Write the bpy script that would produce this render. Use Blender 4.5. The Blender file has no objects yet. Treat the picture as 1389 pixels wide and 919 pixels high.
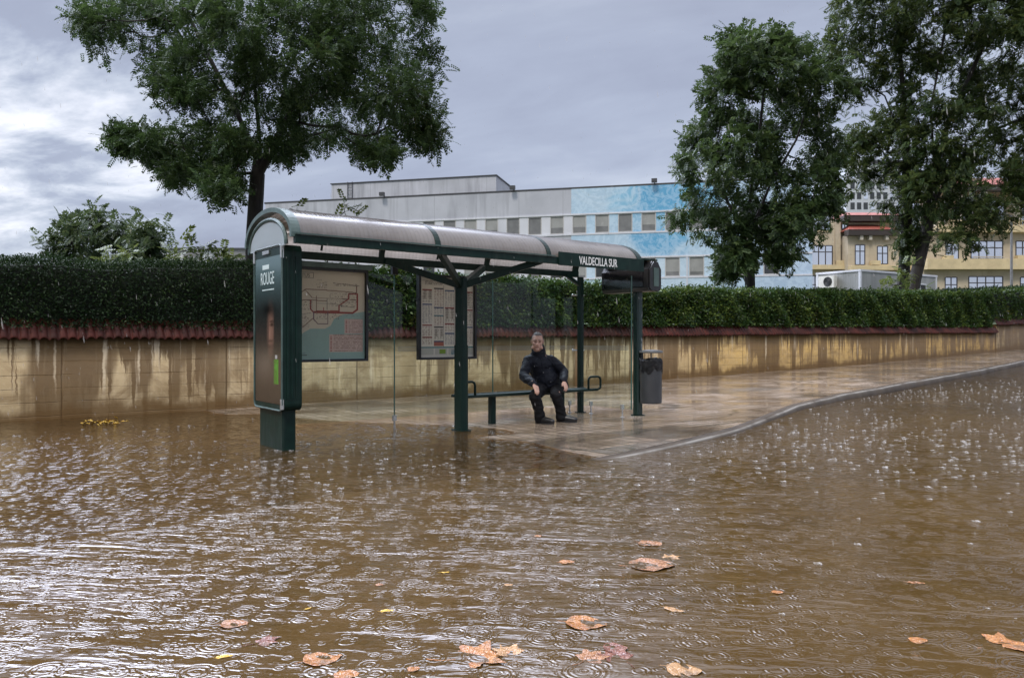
import bpy, math, random
import numpy as np
from mathutils import Vector, Matrix, noise as mnoise

random.seed(7)
RNG = np.random.default_rng(11)
scene = bpy.context.scene
COL = scene.collection
PI = math.pi

# ------------------------------------------------------------------ camera geometry
F, CX, CY, EYE = 1030.0, 694.5, 459.5, 1.2      # focal length and centre in photo pixels, eye height over the water (m)
ANG = math.atan2(1325.0, 1030.0)                # direction of the pavement / shelter against the view axis
SU, CU = math.sin(ANG), math.cos(ANG)
PHI = math.atan2(CU, SU)

def W(u, v, z=0.0):
    return Vector((SU * u - CU * v, CU * u + SU * v, z))

def uv_of(x, y):
    return SU * x + CU * y, -CU * x + SU * y

def at(px, py, Y):
    return Vector(((px - CX) / F * Y, Y, EYE + (CY - py) / F * Y))

def uvz(px, py, v):
    """point of the vertical plane v = const seen at a place of the photo, in pavement coordinates"""
    dx = (px - CX) / F
    Y = v / (SU - CU * dx)
    X = dx * Y
    u, _ = uv_of(X, Y)
    return Vector((u, v, EYE + (CY - py) / F * Y))

# ------------------------------------------------------------------ object helpers
BASE = {}

def tag(o, label=None, cat=None, group=None, kind=None):
    if label: o['label'] = label
    if cat: o['category'] = cat
    if group: o['group'] = group
    if kind: o['kind'] = kind
    return o

def thing(name, base, label, cat, group=None, frame='uv', rz=None):
    """an Empty at the base of a thing; its parts are built in the same frame's absolute coordinates"""
    o = bpy.data.objects.new(name, None)
    COL.objects.link(o)
    base = Vector(base)
    o.empty_display_size = 0.2
    if frame == 'uv':
        o.location = W(*base); o.rotation_euler = (0, 0, PHI)
    else:
        o.location = base; o.rotation_euler = (0, 0, rz or 0)
    BASE[o.name] = base if frame == 'uv' or rz is None else Vector((0, 0, 0))
    tag(o, label, cat, group)
    return o

class MB:
    def __init__(self):
        self.v, self.f, self.m = [], [], []
    def add(self, vs, fs, mi=0):
        n = len(self.v)
        self.v += [tuple(p) for p in vs]
        self.f += [tuple(i + n for i in f) for f in fs]
        self.m += [mi] * len(fs)
        return self
    def box(self, lo, hi, mi=0, ch=0.0):
        (x0, y0, z0), (x1, y1, z1) = lo, hi
        if ch <= 0:
            vs = [(x0,y0,z0),(x1,y0,z0),(x1,y1,z0),(x0,y1,z0),(x0,y0,z1),(x1,y0,z1),(x1,y1,z1),(x0,y1,z1)]
            fs = [(0,3,2,1),(4,5,6,7),(0,1,5,4),(1,2,6,5),(2,3,7,6),(3,0,4,7)]
            return self.add(vs, fs, mi)
        # chamfer of the vertical edges
        c = ch
        ring = [(x0+c,y0),(x1-c,y0),(x1,y0+c),(x1,y1-c),(x1-c,y1),(x0+c,y1),(x0,y1-c),(x0,y0+c)]
        return self.prism(ring, z0, z1, mi)
    def prism(self, ring, z0, z1, mi=0, fn=None):
        fn = fn or (lambda a, b, c: (a, b, c))
        n = len(ring)
        vs = [fn(a, b, z0) for a, b in ring] + [fn(a, b, z1) for a, b in ring]
        fs = [tuple(range(n - 1, -1, -1)), tuple(range(n, 2 * n))]
        fs += [(i, (i + 1) % n, n + (i + 1) % n, n + i) for i in range(n)]
        return self.add(vs, fs, mi)
    def bar(self, p, q, w, h, mi=0, up=(0, 0, 1)):
        p, q = Vector(p), Vector(q)
        d = (q - p).normalized()
        s = d.cross(Vector(up))
        if s.length < 1e-4: s = d.cross(Vector((0, 1, 0)))
        s.normalize(); t = s.cross(d).normalized()
        vs = []
        for c in (p, q):
            for a, b in ((-1,-1),(1,-1),(1,1),(-1,1)):
                vs.append(c + s * (a * w / 2) + t * (b * h / 2))
        return self.add(vs, [(3,2,1,0),(4,5,6,7),(0,1,5,4),(1,2,6,5),(2,3,7,6),(3,0,4,7)], mi)
    def tube(self, pts, rad, n=8, mi=0, cap=True, closed=False):
        pts = [Vector(p) for p in pts]
        if not hasattr(rad, '__len__'): rad = [rad] * len(pts)
        k = len(pts); rings = []; prev = None
        for i in range(k):
            if closed: d = pts[(i + 1) % k] - pts[i - 1]
            else: d = pts[min(i + 1, k - 1)] - pts[max(i - 1, 0)]
            if d.length < 1e-9: d = Vector((0, 0, 1))
            d.normalize()
            if prev is None:
                a = d.cross(Vector((0, 0, 1)))
                if a.length < 1e-3: a = d.cross(Vector((0, 1, 0)))
            else:
                a = prev - d * prev.dot(d)
            a.normalize(); prev = a
            b = d.cross(a)
            rings.append([pts[i] + (a * math.cos(2*PI*j/n) + b * math.sin(2*PI*j/n)) * rad[i] for j in range(n)])
        vs = [p for r in rings for p in r]; fs = []
        for i in range(k if closed else k - 1):
            i2 = (i + 1) % k
            for j in range(n):
                j2 = (j + 1) % n
                fs.append((i*n+j, i*n+j2, i2*n+j2, i2*n+j))
        if cap and not closed:
            fs.append(tuple(range(n - 1, -1, -1))); fs.append(tuple((k-1)*n + j for j in range(n)))
        return self.add(vs, fs, mi)
    def capsule(self, pts, rad, n=14, mi=0):
        """closed tapered tube with round ends"""
        pts = [Vector(p) for p in pts]
        d0 = (pts[0] - pts[1]).normalized(); d1 = (pts[-1] - pts[-2]).normalized()
        P, R = [], []
        for t in (90, 65, 40, 18):
            a = math.radians(t); P.append(pts[0] + d0 * rad[0] * math.sin(a)); R.append(max(rad[0] * math.cos(a), 1e-4))
        P += pts; R += list(rad)
        for t in (18, 40, 65, 90):
            a = math.radians(t); P.append(pts[-1] + d1 * rad[-1] * math.sin(a)); R.append(max(rad[-1] * math.cos(a), 1e-4))
        return self.tube(P, R, n, mi)
    def lathe(self, c, prof, n=20, mi=0, sx=1, sy=1):
        c = Vector(c); vs = []; fs = []; k = len(prof)
        for r, z in prof:
            for j in range(n):
                a = 2 * PI * j / n
                vs.append((c.x + r * sx * math.cos(a), c.y + r * sy * math.sin(a), c.z + z))
        for i in range(k - 1):
            for j in range(n):
                j2 = (j + 1) % n
                fs.append((i*n+j, i*n+j2, (i+1)*n+j2, (i+1)*n+j))
        fs.append(tuple(range(n - 1, -1, -1))); fs.append(tuple((k-1)*n + j for j in range(n)))
        return self.add(vs, fs, mi)
    def ellipsoid(self, c, r, M=None, nu=18, nv=12, mi=0):
        c = Vector(c); vs = []; fs = []
        for i in range(nv + 1):
            t = PI * i / nv
            for j in range(nu):
                a = 2 * PI * j / nu
                p = Vector((r[0]*math.sin(t)*math.cos(a), r[1]*math.sin(t)*math.sin(a), r[2]*math.cos(t)))
                vs.append(c + (M @ p if M is not None else p))
        for i in range(nv):
            for j in range(nu):
                j2 = (j + 1) % nu
                fs.append((i*nu+j, (i+1)*nu+j, (i+1)*nu+j2, i*nu+j2))
        return self.add(vs, fs, mi)
    def build(self, name, mats, parent=None, smooth=False, frame='uv', label=None):
        b = BASE[parent.name] if parent is not None else Vector((0, 0, 0))
        me = bpy.data.meshes.new(name)
        vs = self.v
        if b.length > 0: vs = [(p[0]-b.x, p[1]-b.y, p[2]-b.z) for p in vs]
        me.from_pydata(vs, [], self.f)
        mats = mats if isinstance(mats, (list, tuple)) else [mats]
        for m in mats: me.materials.append(m)
        if len(mats) > 1: me.polygons.foreach_set('material_index', self.m)
        return link(name, me, parent, smooth, frame, label)

def link(name, me, parent=None, smooth=False, frame='uv', label=None):
    if smooth: me.polygons.foreach_set('use_smooth', [True] * len(me.polygons))
    me.validate(); me.update()
    o = bpy.data.objects.new(name, me)
    COL.objects.link(o)
    if parent is not None:
        o.parent = parent
        BASE[o.name] = BASE[parent.name]
    else:
        BASE[o.name] = Vector((0, 0, 0))
        if frame == 'uv': o.rotation_euler = (0, 0, PHI)
    if label: o['label'] = label
    return o

def np_mesh(name, V, Fq, mats, parent=None, smooth=False, frame='world', uvbase=True):
    """mesh from numpy arrays, all faces quads"""
    V = np.asarray(V, dtype=np.float64)
    if parent is not None:
        V = V - np.array(BASE[parent.name])
    Fq = np.asarray(Fq, dtype=np.int32)
    me = bpy.data.meshes.new(name)
    n, k = len(Fq), Fq.shape[1]
    me.vertices.add(len(V)); me.vertices.foreach_set('co', V.astype(np.float32).ravel())
    me.loops.add(n * k); me.loops.foreach_set('vertex_index', Fq.ravel())
    me.polygons.add(n)
    me.polygons.foreach_set('loop_start', np.arange(0, n * k, k, dtype=np.int32))
    me.update(calc_edges=True)
    for m in (mats if isinstance(mats, (list, tuple)) else [mats]): me.materials.append(m)
    return link(name, me, parent, smooth, frame)

def grid(name, us, vs, fn, mats, parent=None, attr=None, smooth=True, frame='uv', color=None):
    """grid mesh over two arrays; fn(U, V) gives (x, y, z) arrays; attr = (name, values), color = rgb array"""
    U, V = np.meshgrid(np.asarray(us, float), np.asarray(vs, float), indexing='ij')
    X, Y, Z = fn(U, V)
    P = np.stack([X.ravel(), Y.ravel(), Z.ravel()], 1)
    nu, nv = len(us), len(vs)
    I = np.arange(nu * nv).reshape(nu, nv)
    Q = np.stack([I[:-1, :-1], I[1:, :-1], I[1:, 1:], I[:-1, 1:]], -1).reshape(-1, 4)
    o = np_mesh(name, P, Q, mats, parent, smooth, frame)
    if attr is not None:
        a = o.data.attributes.new(attr[0], 'FLOAT', 'POINT')
        a.data.foreach_set('value', attr[1](U, V).astype(np.float32).ravel())
    if color is not None:
        a = o.data.attributes.new('art', 'FLOAT_COLOR', 'POINT')
        c = color(U, V).reshape(-1, 3)
        c = np.concatenate([c, np.ones((len(c), 1))], 1)
        a.data.foreach_set('color', c.astype(np.float32).ravel())
    return o

def solidify(mb):
    return mb

def text_mesh(name, body, size, mat, parent, M, sx=1.0, extrude=0.0015, align='LEFT', bold=0.0):
    cu = bpy.data.curves.new(name, 'FONT')
    cu.body = body; cu.size = size; cu.extrude = extrude; cu.offset = bold; cu.align_x = align
    cu.resolution_u = 3
    tmp = bpy.data.objects.new(name + '_tmp', cu); COL.objects.link(tmp)
    dg = bpy.context.evaluated_depsgraph_get()
    me = bpy.data.meshes.new_from_object(tmp.evaluated_get(dg))
    bpy.data.objects.remove(tmp); bpy.data.curves.remove(cu)
    me.transform(Matrix.Diagonal((sx, 1, 1, 1)))
    b = BASE[parent.name]
    me.transform(Matrix.Translation(-b) @ M)
    me.materials.clear(); me.materials.append(mat); me.name = name
    return link(name, me, parent)

def remeshed(name, mb, voxel, mat, parent, smooth_it=3, factor=0.5, wrinkle=None):
    """voxel-remesh overlapping primitives into one continuous surface"""
    me = bpy.data.meshes.new(name); me.from_pydata([tuple(p) for p in mb.v], [], mb.f)
    tmp = bpy.data.objects.new(name + '_tmp', me); COL.objects.link(tmp)
    r = tmp.modifiers.new('r', 'REMESH'); r.mode = 'VOXEL'; r.voxel_size = voxel
    if smooth_it:
        s = tmp.modifiers.new('s', 'SMOOTH'); s.iterations = smooth_it; s.factor = factor
    dg = bpy.context.evaluated_depsgraph_get()
    out = bpy.data.meshes.new_from_object(tmp.evaluated_get(dg))
    bpy.data.objects.remove(tmp); bpy.data.meshes.remove(me)
    if wrinkle:
        amp, sc = wrinkle
        for v in out.vertices:
            p = v.co * sc
            d = mnoise.noise((p.x, p.y, p.z * 2.2)) + 0.5 * mnoise.noise((p.x * 2.3, p.y * 2.3, p.z * 4))
            v.co += v.normal * (d * amp)
    b = BASE[parent.name]
    out.transform(Matrix.Translation(-b))
    out.materials.clear(); out.materials.append(mat); out.name = name
    return link(name, out, parent, smooth=True)

# ------------------------------------------------------------------ node helpers
def S(node, key, val):
    i = node.inputs[key]
    if hasattr(val, 'is_output') or isinstance(val, bpy.types.NodeSocket):
        node.id_data.links.new(val, i)
    else:
        if isinstance(val, (tuple, list)) and len(val) == 3 and i.type == 'RGBA': val = (*val, 1.0)
        i.default_value = val

class NT:
    def __init__(self, tree):
        self.t = tree
    def n(self, typ, ins=None, **props):
        nd = self.t.nodes.new(typ)
        for k, v in props.items(): setattr(nd, k, v)
        for k, v in (ins or {}).items(): S(nd, k, v)
        return nd
    def math(self, op, a, b=0.0, c=0.0, clamp=False):
        nd = self.n('ShaderNodeMath', operation=op, use_clamp=clamp)
        S(nd, 0, a); S(nd, 1, b)
        if op in ('MULTIPLY_ADD', 'COMPARE', 'SMOOTH_MIN', 'SMOOTH_MAX'): S(nd, 2, c)
        return nd.outputs[0]
    def vmath(self, op, a, b=(0, 0, 0)):
        nd = self.n('ShaderNodeVectorMath', operation=op)
        S(nd, 0, a); S(nd, 1, b)
        return nd.outputs['Value'] if op in ('LENGTH', 'DOT_PRODUCT', 'DISTANCE') else nd.outputs[0]
    def noise(self, vec, scale, detail=3.0, rough=0.55, dist=0.0):
        nd = self.n('ShaderNodeTexNoise', {'Vector': vec, 'Scale': scale, 'Detail': detail, 'Roughness': rough, 'Distortion': dist})
        return nd.outputs['Fac']
    def range(self, val, a, b, c=0.0, d=1.0, smooth=False):
        nd = self.n('ShaderNodeMapRange', interpolation_type='SMOOTHSTEP' if smooth else 'LINEAR')
        S(nd, 'Value', val); S(nd, 'From Min', a); S(nd, 'From Max', b); S(nd, 'To Min', c); S(nd, 'To Max', d)
        return nd.outputs[0]
    def mix(self, f, a, b, mode='MIX'):
        nd = self.n('ShaderNodeMix', data_type='RGBA', blend_type=mode)
        S(nd, 0, f); S(nd, 6, a); S(nd, 7, b)
        return nd.outputs[2]
    def scale(self, vec, s):
        return self.vmath('MULTIPLY', vec, s)
    def obj(self):
        return self.n('ShaderNodeTexCoord').outputs['Object']
    def sep(self, vec):
        return self.n('ShaderNodeSeparateXYZ', {0: vec}).outputs
    def comb(self, x, y, z):
        return self.n('ShaderNodeCombineXYZ', {0: x, 1: y, 2: z}).outputs[0]
    def bump(self, h, strength=0.5, dist=0.01, normal=None):
        nd = self.n('ShaderNodeBump', {'Height': h, 'Strength': strength, 'Distance': dist})
        if normal is not None: S(nd, 'Normal', normal)
        return nd.outputs[0]
    def attr(self, name):
        return self.n('ShaderNodeAttribute', attribute_name=name).outputs
    def island(self):
        return self.n('ShaderNodeNewGeometry').outputs['Random Per Island']

def newmat(name):
    m = bpy.data.materials.new(name); m.use_nodes = True
    t = m.node_tree; b = t.nodes['Principled BSDF']
    return m, NT(t), b

def simple(name, color, rough=0.5, metal=0.0, var=0.12, scale=6.0, bump=0.0, spec=0.5, coat=0.0):
    """plain procedural surface: base colour with a little mottling and roughness variation"""
    m, n, b = newmat(name)
    o = n.obj()
    f = n.noise(o, scale, 4)
    dark = tuple(c * (1 - var) for c in color); light = tuple(min(1, c * (1 + var)) for c in color)
    S(b, 'Base Color', n.mix(n.range(f, 0.3, 0.7), dark, light))
    S(b, 'Roughness', n.range(n.noise(o, scale * 2.3, 3), 0.3, 0.7, max(rough - 0.08, 0.02), min(rough + 0.1, 1)))
    S(b, 'Metallic', metal); S(b, 'Specular IOR Level', spec)
    if coat: S(b, 'Coat Weight', coat); S(b, 'Coat Roughness', 0.08)
    if bump: S(b, 'Normal', n.bump(n.noise(o, scale * 6, 4), 0.5, bump))
    return m

def leafmat(name, dark, mid, light, trans=0.35, rough=0.38):
    m, n, b = newmat(name)
    r = n.island()
    big = n.noise(n.obj(), 1.3, 2)
    c = n.mix(n.range(r, 0.0, 0.75), dark, mid)
    c = n.mix(n.math('MULTIPLY', n.range(r, 0.42, 0.95), n.range(big, 0.40, 0.60)), c, light)
    dead = n.math('MULTIPLY', n.range(n.noise(n.obj(), 0.9, 4, 0.65), 0.60, 0.70), n.math('GREATER_THAN', n.math('FRACT', n.math('MULTIPLY', r, 7.31)), 0.55))
    c = n.mix(n.math('MULTIPLY', dead, 0.6), c, tuple(a * b2 for a, b2 in zip(light, (0.95, 0.55, 0.5))))
    S(b, 'Base Color', c); S(b, 'Roughness', rough); S(b, 'Specular IOR Level', 0.22)
    tr = n.n('ShaderNodeBsdfTranslucent'); S(tr, 'Color', n.mix(0.5, c, light))
    mx = n.n('ShaderNodeMixShader'); S(mx, 0, trans)
    t = m.node_tree
    t.links.new(b.outputs[0], mx.inputs[1]); t.links.new(tr.outputs[0], mx.inputs[2])
    t.links.new(mx.outputs[0], t.nodes['Material Output'].inputs['Surface'])
    return m

def artmat(name, rough=0.25, coat=0.3):
    m, n, b = newmat(name)
    S(b, 'Base Color', n.attr('art')[0]); S(b, 'Roughness', rough)
    if coat: S(b, 'Coat Weight', coat); S(b, 'Coat Roughness', 0.03)
    return m

def glassmat(name, tint=(0.9, 0.95, 0.93), refl=1.0, dots=False):
    """thin window glass: clear, with a Fresnel reflection and a little grime"""
    m, n, b = newmat(name)
    t = m.node_tree
    tr = n.n('ShaderNodeBsdfTransparent', {'Color': tint})
    gl = n.n('ShaderNodeBsdfGlossy', {'Color': (1, 1, 1), 'Roughness': 0.02})
    ge = n.n('ShaderNodeNewGeometry').outputs
    cs = n.math('ABSOLUTE', n.vmath('DOT_PRODUCT', ge['Normal'], ge['Incoming']))
    fr = n.math('MULTIPLY_ADD', n.math('POWER', n.math('SUBTRACT', 1.0, cs, clamp=True), 5.0), 0.97, 0.017)
    mx = n.n('ShaderNodeMixShader'); S(mx, 0, n.math('MULTIPLY', fr, refl))
    t.links.new(tr.outputs[0], mx.inputs[1]); t.links.new(gl.outputs[0], mx.inputs[2])
    df = n.n('ShaderNodeBsdfDiffuse', {'Color': (0.35, 0.34, 0.31)})
    m2 = n.n('ShaderNodeMixShader')
    o = n.obj()
    S(m2, 0, n.range(n.noise(n.scale(o, (3, 3, 1.2)), 2.0, 5, 0.65), 0.5, 0.85, 0.0, 0.045))
    t.links.new(mx.outputs[0], m2.inputs[1]); t.links.new(df.outputs[0], m2.inputs[2])
    out = m2.outputs[0]
    t.links.new(out, t.nodes['Material Output'].inputs['Surface'])
    t.nodes.remove(b)
    return m
# ================================================================== WORLD, SUN, CAMERA
SUN_EL, SUN_AZ = math.radians(52), math.radians(205)     # azimuth from +Y (view direction), clockwise
def make_world():
    w = bpy.data.worlds.new('World'); scene.world = w; w.use_nodes = True
    t = w.node_tree; n = NT(t)
    bg = t.nodes['Background']; out = t.nodes['World Output']
    sky = n.n('ShaderNodeTexSky', sky_type='NISHITA', sun_disc=False)
    sky.sun_elevation = SUN_EL; sky.sun_rotation = SUN_AZ
    sky.air_density = 1.0; sky.dust_density = 2.0
    S(bg, 'Color', sky.outputs[0]); S(bg, 'Strength', 0.1)
    d = n.vmath('NORMALIZE', n.n('ShaderNodeTexCoord').outputs['Generated'])
    x, y, z = n.sep(d)
    zz = n.math('ADD', n.math('MAXIMUM', z, 0.0), 0.16)
    p = n.comb(n.math('ADD', n.math('DIVIDE', x, zz), 3.7), n.math('ADD', n.math('DIVIDE', y, zz), 1.9), 0.0)
    pr = n.n('ShaderNodeVectorRotate', {'Vector': p, 'Angle': 0.5}, rotation_type='Z_AXIS').outputs[0]
    big = n.noise(n.scale(pr, (0.55, 1.1, 1)), 0.85, 5, 0.55, 0.15)
    fine = n.noise(n.scale(pr, (0.8, 1.3, 1)), 2.6, 6, 0.6, 0.25)
    c = n.math('ADD', n.math('MULTIPLY', big, 0.72), n.math('MULTIPLY', fine, 0.28))
    c = n.math('MULTIPLY_ADD', n.math('SUBTRACT', c, 0.5), 0.62, 0.462)
    # a thinner, brighter break in the cloud low in the west (left)
    g0 = Vector(((55 - CX) / F, 1, (CY - 180) / F)).normalized()
    br = n.range(n.vmath('DOT_PRODUCT', d, tuple(g0)), 0.980, 1.0, 0.0, 1.0, True)
    c2 = n.math('ADD', c, n.math('MULTIPLY', n.math('MULTIPLY', br, n.range(fine, 0.38, 0.68)), 0.30))
    ramp = n.n('ShaderNodeValToRGB', {'Fac': c2})
    e = ramp.color_ramp.elements
    e[0].position = 0.36; e[0].color = (0.275, 0.30, 0.40, 1)
    e[1].position = 0.74; e[1].color = (0.82, 0.84, 0.92, 1)
    for pos, col in ((0.47, (0.36, 0.40, 0.51, 1)), (0.56, (0.48, 0.525, 0.625, 1))):
        k = e.new(pos); k.color = col
    # overcast sky: about three times brighter overhead than low down
    up = n.range(z, 0.41, 0.70, 1.0, 3.2, True)
    # added bright sky lobe, unseen above the view at left, to brighten water reflections
    g1 = Vector((-0.62, 0.70, 0.55)).normalized()
    hi = n.math('MULTIPLY', n.range(n.vmath('DOT_PRODUCT', d, tuple(g1)), 0.68, 0.97, 0.0, 34.0, True), n.math('MULTIPLY', n.range(z, 0.405, 0.56, 0.0, 1.0, True), n.range(fine, 0.30, 0.62, 0.25, 1.3)))
    up = n.math('ADD', up, hi)
    warm = n.mix(n.range(z, 0.35, 0.8), (1, 1, 1), (1.0, 0.955, 0.88))
    cc = n.mix(1.0, ramp.outputs[0], warm, 'MULTIPLY')
    bg2 = n.n('ShaderNodeBackground', {'Color': cc, 'Strength': up})
    mx = n.n('ShaderNodeMixShader'); S(mx, 0, 0.9)
    t.links.new(bg.outputs[0], mx.inputs[1]); t.links.new(bg2.outputs[0], mx.inputs[2])
    t.links.new(mx.outputs[0], out.inputs['Surface'])

make_world()
sl = bpy.data.lights.new('sun', 'SUN'); sl.energy = 1.5; sl.angle = math.radians(12); sl.color = (1.0, 0.93, 0.83)
so = bpy.data.objects.new('sun', sl); COL.objects.link(so)
sd = Vector((math.sin(SUN_AZ) * math.cos(SUN_EL), math.cos(SUN_AZ) * math.cos(SUN_EL), math.sin(SUN_EL)))
so.rotation_euler = (-sd).to_track_quat('-Z', 'Y').to_euler()

cam = bpy.data.cameras.new('camera'); co = bpy.data.objects.new('camera', cam); COL.objects.link(co)
cam.sensor_width = 36; cam.sensor_fit = 'HORIZONTAL'; cam.lens = 36 * F / 1389
co.location = (0, 0, EYE); co.rotation_euler = (PI / 2, 0, 0)
cam.clip_start = 0.05; cam.clip_end = 3000
scene.camera = co
vs = scene.view_settings
vs.view_transform = 'Standard'; vs.look = 'None'; vs.gamma = 1; vs.use_curve_mapping = False; vs.exposure = 0.4
scene.cycles.max_bounces = 8; scene.cycles.transparent_max_bounces = 16
scene.cycles.use_denoising = True
scene.cycles.sample_clamp_indirect = 4

# ================================================================== TERRAIN
PU = [-60, -30, -10, 0, 5.6, 8.9, 14.9, 24.7, 37.6, 50, 75, 110]
PZ = [-.30, -.17, -.10, -.05, -.004, .028, .105, .270, .610, 1.02, 1.9, 3.2]
KU = [-60, 0, 6, 8.25, 11.85, 14.6, 19.5, 31.8, 45, 75, 110]
KV = [5.1, 5.35, 5.55, 6.04, 7.37, 8.02, 8.73, 10.3, 11.2, 11.9, 12.2]
_fu = np.arange(-60, 110, 0.1)
def _smooth(y, k):
    ker = np.hanning(k); ker /= ker.sum()
    return np.convolve(np.pad(y, k // 2, mode='edge'), ker, mode='same')[k // 2: k // 2 + len(y)]
_pz = _smooth(np.interp(_fu, PU, PZ), 41); _kv = _smooth(np.interp(_fu, KU, KV), 21)
def prof(u): return np.interp(u, _fu, _pz)
def kerbv(u): return np.interp(u, _fu, _kv)
WALLV = 13.3
def rough_ground(U, V):
    return 0.006 * (np.sin(U * 1.7 + 1.1 * np.sin(V * 1.3)) * np.cos(V * 1.9 + 0.8 * np.sin(U * 0.9))) + 0.003 * np.sin(U * 4.1 + V * 2.3)
def pave_z(U, V): return prof(U) + 0.004 * (V - 8) + 0.012 * np.clip(8 - V, 0, 2.5) * np.clip((U - 4.8) / 1.2, 0, 1) + rough_ground(U, V) * np.clip((V - 6) / 1.5, 0, 1)
def road_z(U, V): return prof(U) - 0.13 + 0.006 * np.sin(U * .8 + V * .5)

# ---- materials of the ground
def mat_pavement():
    m, n, b = newmat('wet_paving')
    o = n.obj(); x, y, z = n.sep(o)
    n1 = n.noise(o, 0.55, 5, 0.6); n2 = n.noise(o, 3.0, 5, 0.6); n3 = n.noise(n.scale(o, (0.35, 1.0, 1)), 0.8, 3, 0.5, 0.7)
    fx = n.math('FRACT', n.math('DIVIDE', n.math('ADD', x, 100.0), 0.30)); fy = n.math('FRACT', n.math('DIVIDE', n.math('ADD', y, 100.0), 0.30))
    gx = n.math('LESS_THAN', fx, 0.035); gy = n.math('LESS_THAN', fy, 0.035)
    grout = n.math('MAXIMUM', gx, gy)
    cell = n.n('ShaderNodeTexWhiteNoise', {'Vector': n.comb(n.math('FLOOR', n.math('DIVIDE', n.math('ADD', x, 100.0), 0.30)), n.math('FLOOR', n.math('DIVIDE', n.math('ADD', y, 100.0), 0.30)), 0.0)}, noise_dimensions='2D').outputs['Value']
    ra = n.math('LESS_THAN', n.math('FRACT', n.math('DIVIDE', n.math('ADD', x, 100.0), 0.2)), 0.17)
    rb = n.math('MULTIPLY', n.math('LESS_THAN', n.math('FRACT', n.math('DIVIDE', n.math('ADD', y, 100.0), 0.2)), 0.12), 0.5)
    ribs = n.math('MULTIPLY', n.math('MAXIMUM', ra, rb), -1.0)
    col = n.mix(n.range(n1, 0.35, 0.65), (0.20, 0.155, 0.115), (0.42, 0.335, 0.265))
    col = n.mix(n.math('MULTIPLY', cell, 0.45), col, (0.30, 0.225, 0.16))
    col = n.mix(n.range(n2, 0.5, 0.75, 0, 0.5), col, (0.20, 0.145, 0.095))
    # darker slabs laid in patches and meandering dark bands
    px = n.math('FLOOR', n.math('DIVIDE', n.math('ADD', x, 100.0), 1.2)); py = n.math('FLOOR', n.math('DIVIDE', n.math('ADD', y, 100.3), 0.9))
    patch = n.n('ShaderNodeTexWhiteNoise', {'Vector': n.comb(px, py, 0.0)}, noise_dimensions='2D').outputs['Value']
    col = n.mix(n.math('MULTIPLY', n.math('GREATER_THAN', patch, 0.87), 0.62), col, (0.10, 0.095, 0.085))
    band = n.math('ABSOLUTE', n.math('SUBTRACT', n3, 0.5))
    col = n.mix(n.range(band, 0.006, 0.018, 0.8, 0.0), col, (0.085, 0.075, 0.06))
    wetp = n.noise(n.scale(o, (0.5, 1.2, 1)), 1.0, 5, 0.65, 0.8)
    col = n.mix(n.range(wetp, 0.50, 0.60, 0, 0.6), col, (0.095, 0.068, 0.045))
    col = n.mix(n.math('MULTIPLY', grout, 0.75), col, (0.07, 0.055, 0.04))
    col = n.mix(n.range(ribs, -1.0, 0.0, 0.85, 0.0), col, (0.10, 0.075, 0.05))
    S(b, 'Base Color', col)
    wet = n.range(n.noise(o, 1.1, 4, 0.6), 0.38, 0.62)
    S(b, 'Roughness', n.range(wet, 0, 1, 0.05, 0.24)); S(b, 'Specular IOR Level', 0.6)
    h = n.math('ADD', n.math('MULTIPLY', ribs, 0.5), n.math('MULTIPLY', grout, -1.5))
    h = n.math('ADD', n.math('MULTIPLY', h, 0.4), n.math('MULTIPLY', n.noise(o, 30, 3), 1.2))
    S(b, 'Normal', n.bump(h, n.range(wet, 0, 1, 0.15, 0.7), 0.004))
    return m

def mat_asphalt():
    m, n, b = newmat('wet_asphalt')
    o = n.obj()
    c = n.mix(n.noise(o, 0.7, 4), (0.05, 0.047, 0.042), (0.095, 0.085, 0.07))
    c = n.mix(n.range(n.noise(o, 90, 2), 0.55, 0.75), c, (0.15, 0.14, 0.13))
    S(b, 'Base Color', c); S(b, 'Roughness', n.range(n.noise(o, 1.4, 3), 0.35, 0.65, 0.18, 0.45))
    S(b, 'Normal', n.bump(n.noise(o, 120, 3), 0.35, 0.004))
    return m

def mat_concrete(name, a, c2, rough=0.35):
    m, n, b = newmat(name)
    o = n.obj(); x, y, z = n.sep(o)
    col = n.mix(n.range(n.noise(o, 2.0, 5), 0.3, 0.7), a, c2)
    j = n.math('LESS_THAN', n.math('FRACT', x), 0.012)
    col = n.mix(n.math('MULTIPLY', j, 0.7), col, (0.05, 0.045, 0.04))
    S(b, 'Base Color', col); S(b, 'Base Color', n.mix(n.math('MULTIPLY', n.math('MULTIPLY', n.attr('arris_glint')[2], n.attr('arris_glint')[2]), n.range(n.noise(o, 1.3, 4), .3, .55)), col, (0.27, 0.255, 0.23))); S(b, 'Specular IOR Level', 0.12); S(b, 'Roughness', n.range(n.noise(o, 3, 3), 0.3, 0.7, .4, .6))  # pale tint along the rounded kerb edge stands in for its wet highlight
    S(b, 'Normal', n.bump(n.noise(o, 40, 4), 0.2, 0.002))
    return m

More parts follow.
